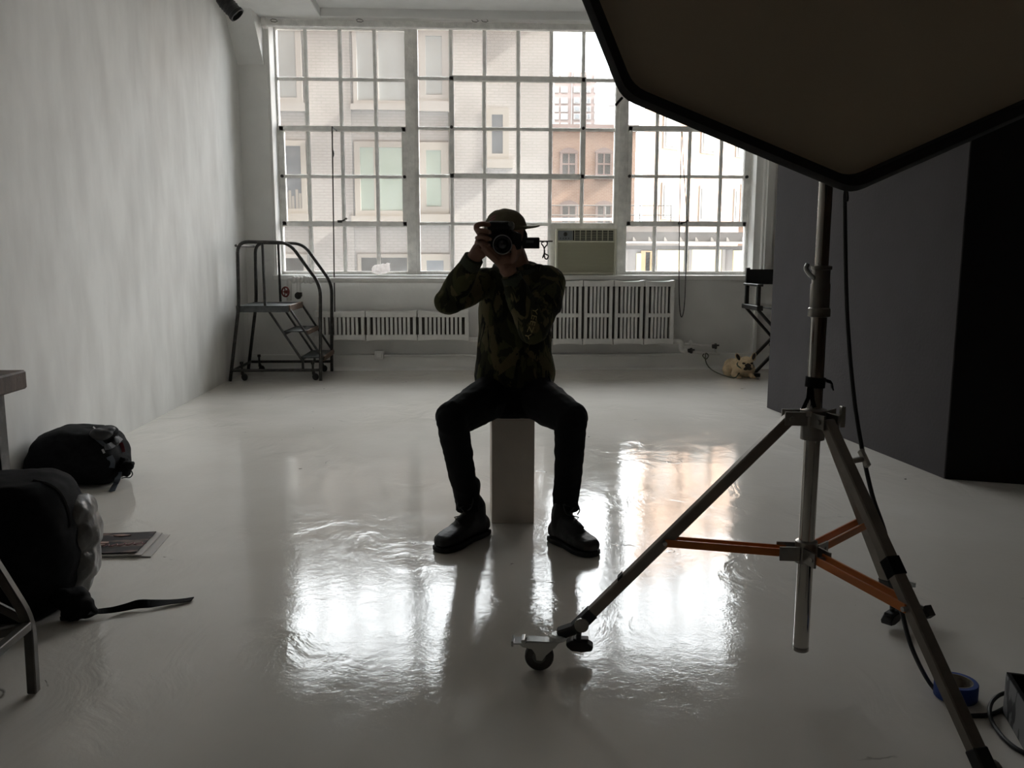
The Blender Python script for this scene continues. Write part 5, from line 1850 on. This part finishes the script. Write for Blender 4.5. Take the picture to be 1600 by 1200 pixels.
for v in me.vertices: v.co.z = max(v.co.z, 0.003)
linkmesh('body', me, BLACKCLOTH, b2_)
bv2 = BVHTree.FromPolygons([v.co.copy() for v in me.vertices], [tuple(p.vertices) for p in me.polygons])
strip(bv2, [(52, 750), (78, 757), (96, 772), (106, 795), (112, 822)], 0.006, 0.004, 'zip', mat('zip_grey', (0.04, 0.04, 0.04), 0.5), b2_, 0.006, dflt=2.65)
g = G()
for u, v, y, rx_, ry_, rz_ in ((124, 800, 2.86, .045, .09, .055), (134, 830, 2.86, .045, .09, .07), (130, 870, 2.86, .050, .09, .08), (124, 905, 2.85, .035, .08, .06), (118, 918, 2.84, .03, .06, .03)):
    g.ell(P(u, v, y), rx_, ry_, rz_)
me = blob(g, 0.007, 3, 0.009, 17, (1, 1, 0.8), 4.0)
linkmesh('plastic_wrap', me, PLASTICBAG, b2_, 'crinkled grey plastic bag')
g = G()
for u, v, y, r in ((108, 935, 2.70, .05), (122, 946, 2.68, .040), (138, 955, 2.68, .028), (112, 958, 2.66, .03), (146, 957, 2.68, .016)):
    g.ell(P(u, v, y), r * 1.2, r, r * .7)
me = blob(g, 0.006, 2, 0.008, 20)
for v in me.vertices: v.co.z = max(v.co.z, 0.003)
linkmesh('hip_pad', me, BLACKCLOTH, b2_)
pts = [at(140, 957, z=0.03), at(155, 955, z=0.02), at(175, 953, z=0.014), at(195, 949, z=0.014), at(215, 944, z=0.016), at(240, 943, z=0.013), at(262, 941, z=0.010), at(282, 939, z=0.008), at(301, 936, z=0.006)]
wv = [V(0, .030, .004), V(0, .026, .006), V(0, .02, .012), V(0, .010, .022), V(0, .024, .020), V(0, .036, .010), V(0, .036, .002), V(0, .034, 0), V(0, .032, 0)]
pp = smoothpath(pts, 4)
ww = smoothpath(wv, 4)
part('strap', G().ribbon(pp, ww, 0.003), BLACKCLOTH, b2_, label='long loose black strap on the floor')
part('buckle', G().obox(at(112, 963, z=0.012), V(.03, 0, 0), V(0, .018, 0), V(0, 0, .008)), RUBBER, b2_, 0.003)

# magazine on the floor
mg = empty('magazine', (-1.5, 3.37, 0), 'dark-covered magazine lying flat on the white floor', 'magazine')
c0, c1 = at(236, 871, z=0), at(266, 836, z=0)
hgt_ = c1.y - c0.y
for i, (dx, m_, nm) in enumerate(((0.0, PAPER, 'page'), (-0.035, PAPER, 'page'), (-0.060, COVER, 'cover'))):
    g = G()
    z0_ = 0.001 + 0.004 * i
    x1a, x1b = c0.x + dx, c1.x + dx * 0.9
    ins = 0.0 if i < 2 else 0.014
    rows = []
    for k in range(7):
        t = k / 6
        x0_ = -1.78
        lift = 0.006 * t ** 3 * (i / 2)
        rows.append([V(x0_ + (x1a - x0_) * t, c0.y + ins, z0_ + lift), V(x0_ + (x1b - x0_) * t, c1.y - ins * .4, z0_ + lift), V(x0_ + (x1b - x0_) * t, c1.y - ins * .4, z0_ + .0035 + lift), V(x0_ + (x1a - x0_) * t, c0.y + ins, z0_ + .0035 + lift)])
    g.rings(rows)
    o = part(nm, g, m_, mg, label='dark printed cover' if i == 2 else None)
    if i == 2:
        rnd = random.Random(5)
        zz = z0_ + .0035 + .0062
        pink = mat('pink_cover_print', (0.33, 0.20, 0.16), 0.4)
        gg = G()
        for (x, y, lx, ly) in ((-1.62, 3.44, .10, .022), (-1.58, 3.39, .07, .016), (-1.50, 3.37, .08, .016), (-1.48, 3.345, .05, .014), (-1.42, 3.46, .035, .010), (-1.57, 3.42, .03, .02)):
            n_ = 9
            gg.prism([(x + lx * math.cos(2 * math.pi * k / n_) * rnd.uniform(.75, 1.1), y + ly * math.sin(2 * math.pi * k / n_) * rnd.uniform(.7, 1.15), zz - .006) for k in range(n_)], (0, 0, .0055))
        part('picture', gg, pink, o)
        gg = G()
        for k in range(5):
            x = -1.435 + k * 0.030
            gg.tube(smoothpath([V(x, 3.318 + k * .004, zz), V(x + .012, 3.345 + k * .006, zz), V(x + .02, 3.322 + k * .006, zz), V(x + .032, 3.34 + k * .004, zz)], 3), 0.0018, 5)
        part('scrawl', gg, mat('pale_red_ink', (0.30, 0.12, 0.12), 0.5), o)
        gg = G()
        for k in range(14):
            gg.box(-1.68 + k * .018, -1.672 + k * .018, 3.285, 3.297, zz - .006, zz - .0005)
        part('caption_line', gg, mat('grey_ink', (0.16, 0.15, 0.15), 0.5), o)

# ------------------------------------------------------------------ outside the window
def bwin(parent, yw, u0, v0, u1, v1, pane, frame=PALETRIM, fw=0.10, sill=True, split=None, arch=0.0, inner=None, raw=None):
    a, b = at(u0, v1, Y=yw), at(u1, v0, Y=yw)
    x0, x1, z0, z1 = a.x, b.x, a.z, b.z
    g = G()
    g.box(x0, x0 + fw, yw - 0.08, yw + 0.02, z0, z1)
    g.box(x1 - fw, x1, yw - 0.08, yw + 0.02, z0, z1)
    g.box(x0 + fw, x1 - fw, yw - 0.08, yw + 0.02, z1 - fw, z1)
    g.box(x0 + fw, x1 - fw, yw - 0.08, yw + 0.02, z0, z0 + fw)
    if arch:
        n_ = 10
        pts = [(x0 - fw * .4 + (x1 - x0 + fw * .8) * k / n_, yw - 0.09, z1 + arch * math.sin(math.pi * k / n_)) for k in range(n_ + 1)]
        g.prism(pts + [(x1 + fw * .4, yw - 0.09, z1 - fw * .6), (x0 - fw * .4, yw - 0.09, z1 - fw * .6)], (0, 0.1, 0))
    if split:
        for s in split:
            g.box(x0 + (x1 - x0) * s - fw * .3, x0 + (x1 - x0) * s + fw * .3, yw - 0.07, yw + 0.01, z0, z1)
    if arch:
        zm = (z0 + z1) / 2
        g.box(x0, x1, yw - 0.075, yw, zm - fw * .35, zm + fw * .35)
    f = part('window', g, frame, parent)
    part('pane', G().box(x0 + fw * .8, x1 - fw * .8, yw - 0.03, yw + 0.01, z0 + fw * .8, z1 - fw * .8), pane, f)
    if sill:
        part('sill', G().box(x0 - fw * .6, x1 + fw * .6, yw - 0.22, yw, z0 - fw * 1.4, z0), frame, f)
    return x0, x1, z0, z1, f


YO = 22.0
GROUND = -12.0
wb = empty('white_building', (-2, YO, GROUND), 'tall whitewashed brick building with pale window blinds across the yard', 'building')
xr_ = at(857, 300, Y=YO).x
roofz = 6.95
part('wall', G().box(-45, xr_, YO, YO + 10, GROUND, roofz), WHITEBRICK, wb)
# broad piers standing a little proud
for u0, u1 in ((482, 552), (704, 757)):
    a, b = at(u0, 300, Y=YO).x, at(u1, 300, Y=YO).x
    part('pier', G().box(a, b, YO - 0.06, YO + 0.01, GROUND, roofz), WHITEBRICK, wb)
part('coping', G().box(-45.1, xr_ + 0.1, YO - 0.15, YO + 0.3, roofz, roofz + 0.15), PALETRIM, wb)
bwin(wb, YO, 390, 5, 469, 162, PALEPANE, fw=0.14)
r_ = bwin(wb, YO, 390, 220, 478, 334, BLUEPANE, TANTRIM, fw=0.13)
g = G()
rnd = random.Random(9)
for u in (442, 447, 452, 457, 463, 468):
    a, b = at(u, 330, Y=YO - 0.02), at(u + 3, 300 + rnd.uniform(-4, 8), Y=YO - 0.02)
    g.box(a.x, b.x, YO - 0.045, YO - 0.02, a.z, b.z)
part('hanging_clothes', g, TANTRIM, r_[4], label='pale clothes hanging behind the glass')
bwin(wb, YO, 390, 397, 481, 440, DARKPANE, fw=0.10)
bwin(wb, YO, 553, 5, 640, 164, PALEPANE, fw=0.10, split=(.42,))
bwin(wb, YO, 556, 222, 640, 338, BLINDGREEN, TANTRIM, fw=0.14, split=(.38,))
bwin(wb, YO, 560, 397, 642, 440, DARKPANE, TANTRIM, fw=0.09)
bwin(wb, YO, 655, 46, 701, 160, PALEPANE, fw=0.17)
bwin(wb, YO, 655, 223, 701, 335, BLINDGREEN, TANTRIM, fw=0.19)
bwin(wb, YO, 657, 397, 703, 440, BLUEPANE, TANTRIM, fw=0.16)
bwin(wb, YO, 759, 170, 795, 250, BLUEPANE, TANTRIM, fw=0.15)
# fresh white painted patch low on the pier and drain pipe
g = G().cyl((at(703, 100, Y=YO).x, YO - 0.06, GROUND), (at(703, 100, Y=YO).x, YO - 0.06, roofz), 0.04, 8)
part('drain_pipe', g, PALETRIM, wb)

YM = 40.0
bb = empty('brown_building', (5, YM, GROUND), 'brown brick building with arched windows seen through the middle window', 'building')
xb0, xb1 = at(845, 300, Y=YM).x, at(993, 250, Y=YM).x
zb = at(900, 204, Y=YM).z
part('wall', G().box(xb0, xb1, YM, YM + 12, GROUND, zb), REDBRICK, bb)
part('coping', G().box(xb0, xb1 + .1, YM - .2, YM + .4, zb, zb + .25), TOWERBRICK, bb)
for u0, u1 in ((875, 902), (930, 957)):
    for v0, v1 in ((237, 276), (319, 356)):
        bwin(bb, YM, u0, v0, u1, v1, DARKPANE, TOWERBRICK, fw=0.10, arch=0.16, split=(.5,))

tw_ = empty('red_tower', (14, 190, GROUND), 'distant red brick tower with rows of windows above the brown building', 'building')
YT = 190.0
ta, tb_ = at(866, 210, Y=YT), at(945, 60, Y=YT)
part('wall', G().box(ta.x, tb_.x, YT, YT + 20, GROUND, at(900, 112, Y=YT).z), TOWERBRICK, tw_)
for ci, (u0, u1) in enumerate(((864, 873), (876, 887), (896, 906), (916, 923), (928, 935))):
    for ri, v in enumerate((118, 136, 153, 166, 178, 192)):
        a, b = at(u0, v + 9, Y=YT), at(u1, v, Y=YT)
        wf = part('window', G().box(a.x, b.x, YT - .4, YT + .1, a.z, b.z), TOWERWHITE, tw_)
        if ci in (2, 3):
            part('pane', G().box(a.x + .25, b.x - .25, YT - .55, YT - .3, a.z + .2, b.z - .2), TOWERPANE, wf)
for u in (892, 911):
    a, b = at(u, 204, Y=YT), at(u + 2, 112, Y=YT)
    part('pilaster', G().box(a.x, b.x, YT - .5, YT, a.z, b.z), TOWERWHITE, tw_)
pt = empty('pale_tower', (22, 170, GROUND), 'distant pale tower block right of the red tower', 'building')
YP = 170.0
a, b = at(945, 210, Y=YP), at(975, 108, Y=YP)
part('wall', G().box(a.x, b.x, YP, YP + 14, GROUND, b.z), TOWERWHITE, pt)
a, b = at(953, 163, Y=YP), at(960, 145, Y=YP)
f = part('window', G().box(a.x - .2, b.x + .2, YP - .3, YP, a.z - .2, b.z + .2), PALETRIM, pt)
part('pane', G().box(a.x, b.x, YP - .4, YP - .2, a.z, b.z), TOWERPANE, f)

# sunlit brick building on the right, turned to face the sun
sbld = empty('sunlit_building', (22, 56, GROUND), 'tall sunlit orange brick building washed out in the right window', 'building')
q0 = at(1004, 300, Y=52)
ddir = V(0.80, 0.60, 0)
q0.z = GROUND
q1 = q0 + ddir * 32
nb = V(-ddir.y, ddir.x, 0)
bkw = V(3.6, 12, 0)
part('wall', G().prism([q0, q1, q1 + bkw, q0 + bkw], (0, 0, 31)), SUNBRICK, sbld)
for i in range(8):
    for j in range(5):
        c_ = q0 + ddir * (2.4 + i * 3.6)
        c_.z = -4 + j * 4.2
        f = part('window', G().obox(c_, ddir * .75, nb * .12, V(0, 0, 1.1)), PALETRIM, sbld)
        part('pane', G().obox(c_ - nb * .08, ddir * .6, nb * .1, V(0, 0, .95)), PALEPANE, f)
# nearer brick corner at the right edge of the window
cb = empty('brick_annexe', (11, 36, GROUND), 'orange brick annexe at the far right of the window', 'building')
a, b = at(1151, 420, Y=34), at(1250, 288, Y=34)
dx_ = a.x / 34 * 8 + 0.1
part('wall', G().prism([(a.x, 34, GROUND), (b.x, 34, GROUND), (b.x + dx_, 42, GROUND), (a.x + dx_, 42, GROUND)], (0, 0, b.z - GROUND)), REDBRICK, cb)
bwin(cb, 34, 1168, 322, 1176, 345, DARKPANE, TANTRIM, fw=.06, sill=False)

# low shed roof with parapet in front of them
YSH = 17.0
sh = empty('roof_shed', (5.5, YSH, GROUND), 'low rooftop shed with grey parapet and pale panels below the right window', 'shed')
a, b = at(968, 430, Y=YSH), at(1260, 362, Y=YSH)
z_ = lambda v: at(1070, v, Y=YSH).z
x_ = lambda u: at(u, 395, Y=YSH).x
part('wall', G().box(x_(968), x_(1300), YSH, YSH + 9, GROUND, z_(384)), SHEDGREY, sh)
part('parapet', G().box(x_(962), x_(1300), YSH - .22, YSH + .2, z_(378), z_(363)), ROOFGREY, sh)
part('gutter', G().box(x_(962), x_(1300), YSH - .30, YSH - .0, z_(380.5), z_(378)), SHEDWHITE, sh)
part('fascia', G().box(x_(968), x_(1300), YSH - .12, YSH + .1, z_(390), z_(384)), ROOFGREY, sh)
g = G()
for k in range(9):
    u = 985 + k * 24
    g.prism([(x_(u), YSH - .24, z_(377)), (x_(u + 5), YSH - .24, z_(377)), (x_(u + 1.5), YSH - .24, z_(371)), (x_(u), YSH - .24, z_(371))], (0, .03, 0))
part('drip_bracket', g, PALETRIM, sh)
for u0, u1, v0, v1, m_ in ((994, 1001, 396, 425, SHEDYELLOW), (1001, 1020, 392, 440, SHEDORANGE), (1026, 1074, 391, 440, SHEDYELLOW), (1080, 1126, 390, 440, SHEDYELLOW), (1145, 1160, 391, 440, SHEDYELLOW), (1008, 1015, 394, 440, SHEDYELLOW)):
    part('panel', G().box(x_(u0), x_(u1), YSH - .06, YSH + .01, z_(v1), z_(v0)), m_, sh, label='yellowish panel' if m_ is SHEDYELLOW else 'orange panel')
for u in (977, 1022, 1077, 1129, 1170):
    part('post', G().box(x_(u) - .03, x_(u) + .03, YSH - .1, YSH, GROUND, z_(388)), PALETRIM, sh)
# roof railing beyond
rl_ = empty('roof_railing', (5, 30, 0), 'thin metal railing on the roof behind the shed', 'railing')
YR = 30.0
def rp_(u, v): return at(u, v, Y=YR)
for v in (321, 336):
    part('rail', G().tube([rp_(860, v), rp_(1049, v)], .022, 6), RAILDARK, rl_)
part('rail', G().tube([rp_(855, 343), rp_(968, 343)], .06, 6), SHEDWHITE, rl_)
for u in (903, 946, 1000, 1029, 1049):
    q = rp_(u, 321)
    part('post', G().tube([q, V(q.x, q.y, rp_(u, 352).z)], .022, 6), RAILDARK, rl_)
g = G().box(rp_(850, 352).x, rp_(1060, 352).x, YR - .3, YR + 8, GROUND, rp_(900, 352).z)
part('deck', g, SHEDGREY, rl_)
struct('ground', G().box(-120, 160, 9.6, 260, GROUND - .5, GROUND), ASPHALT)
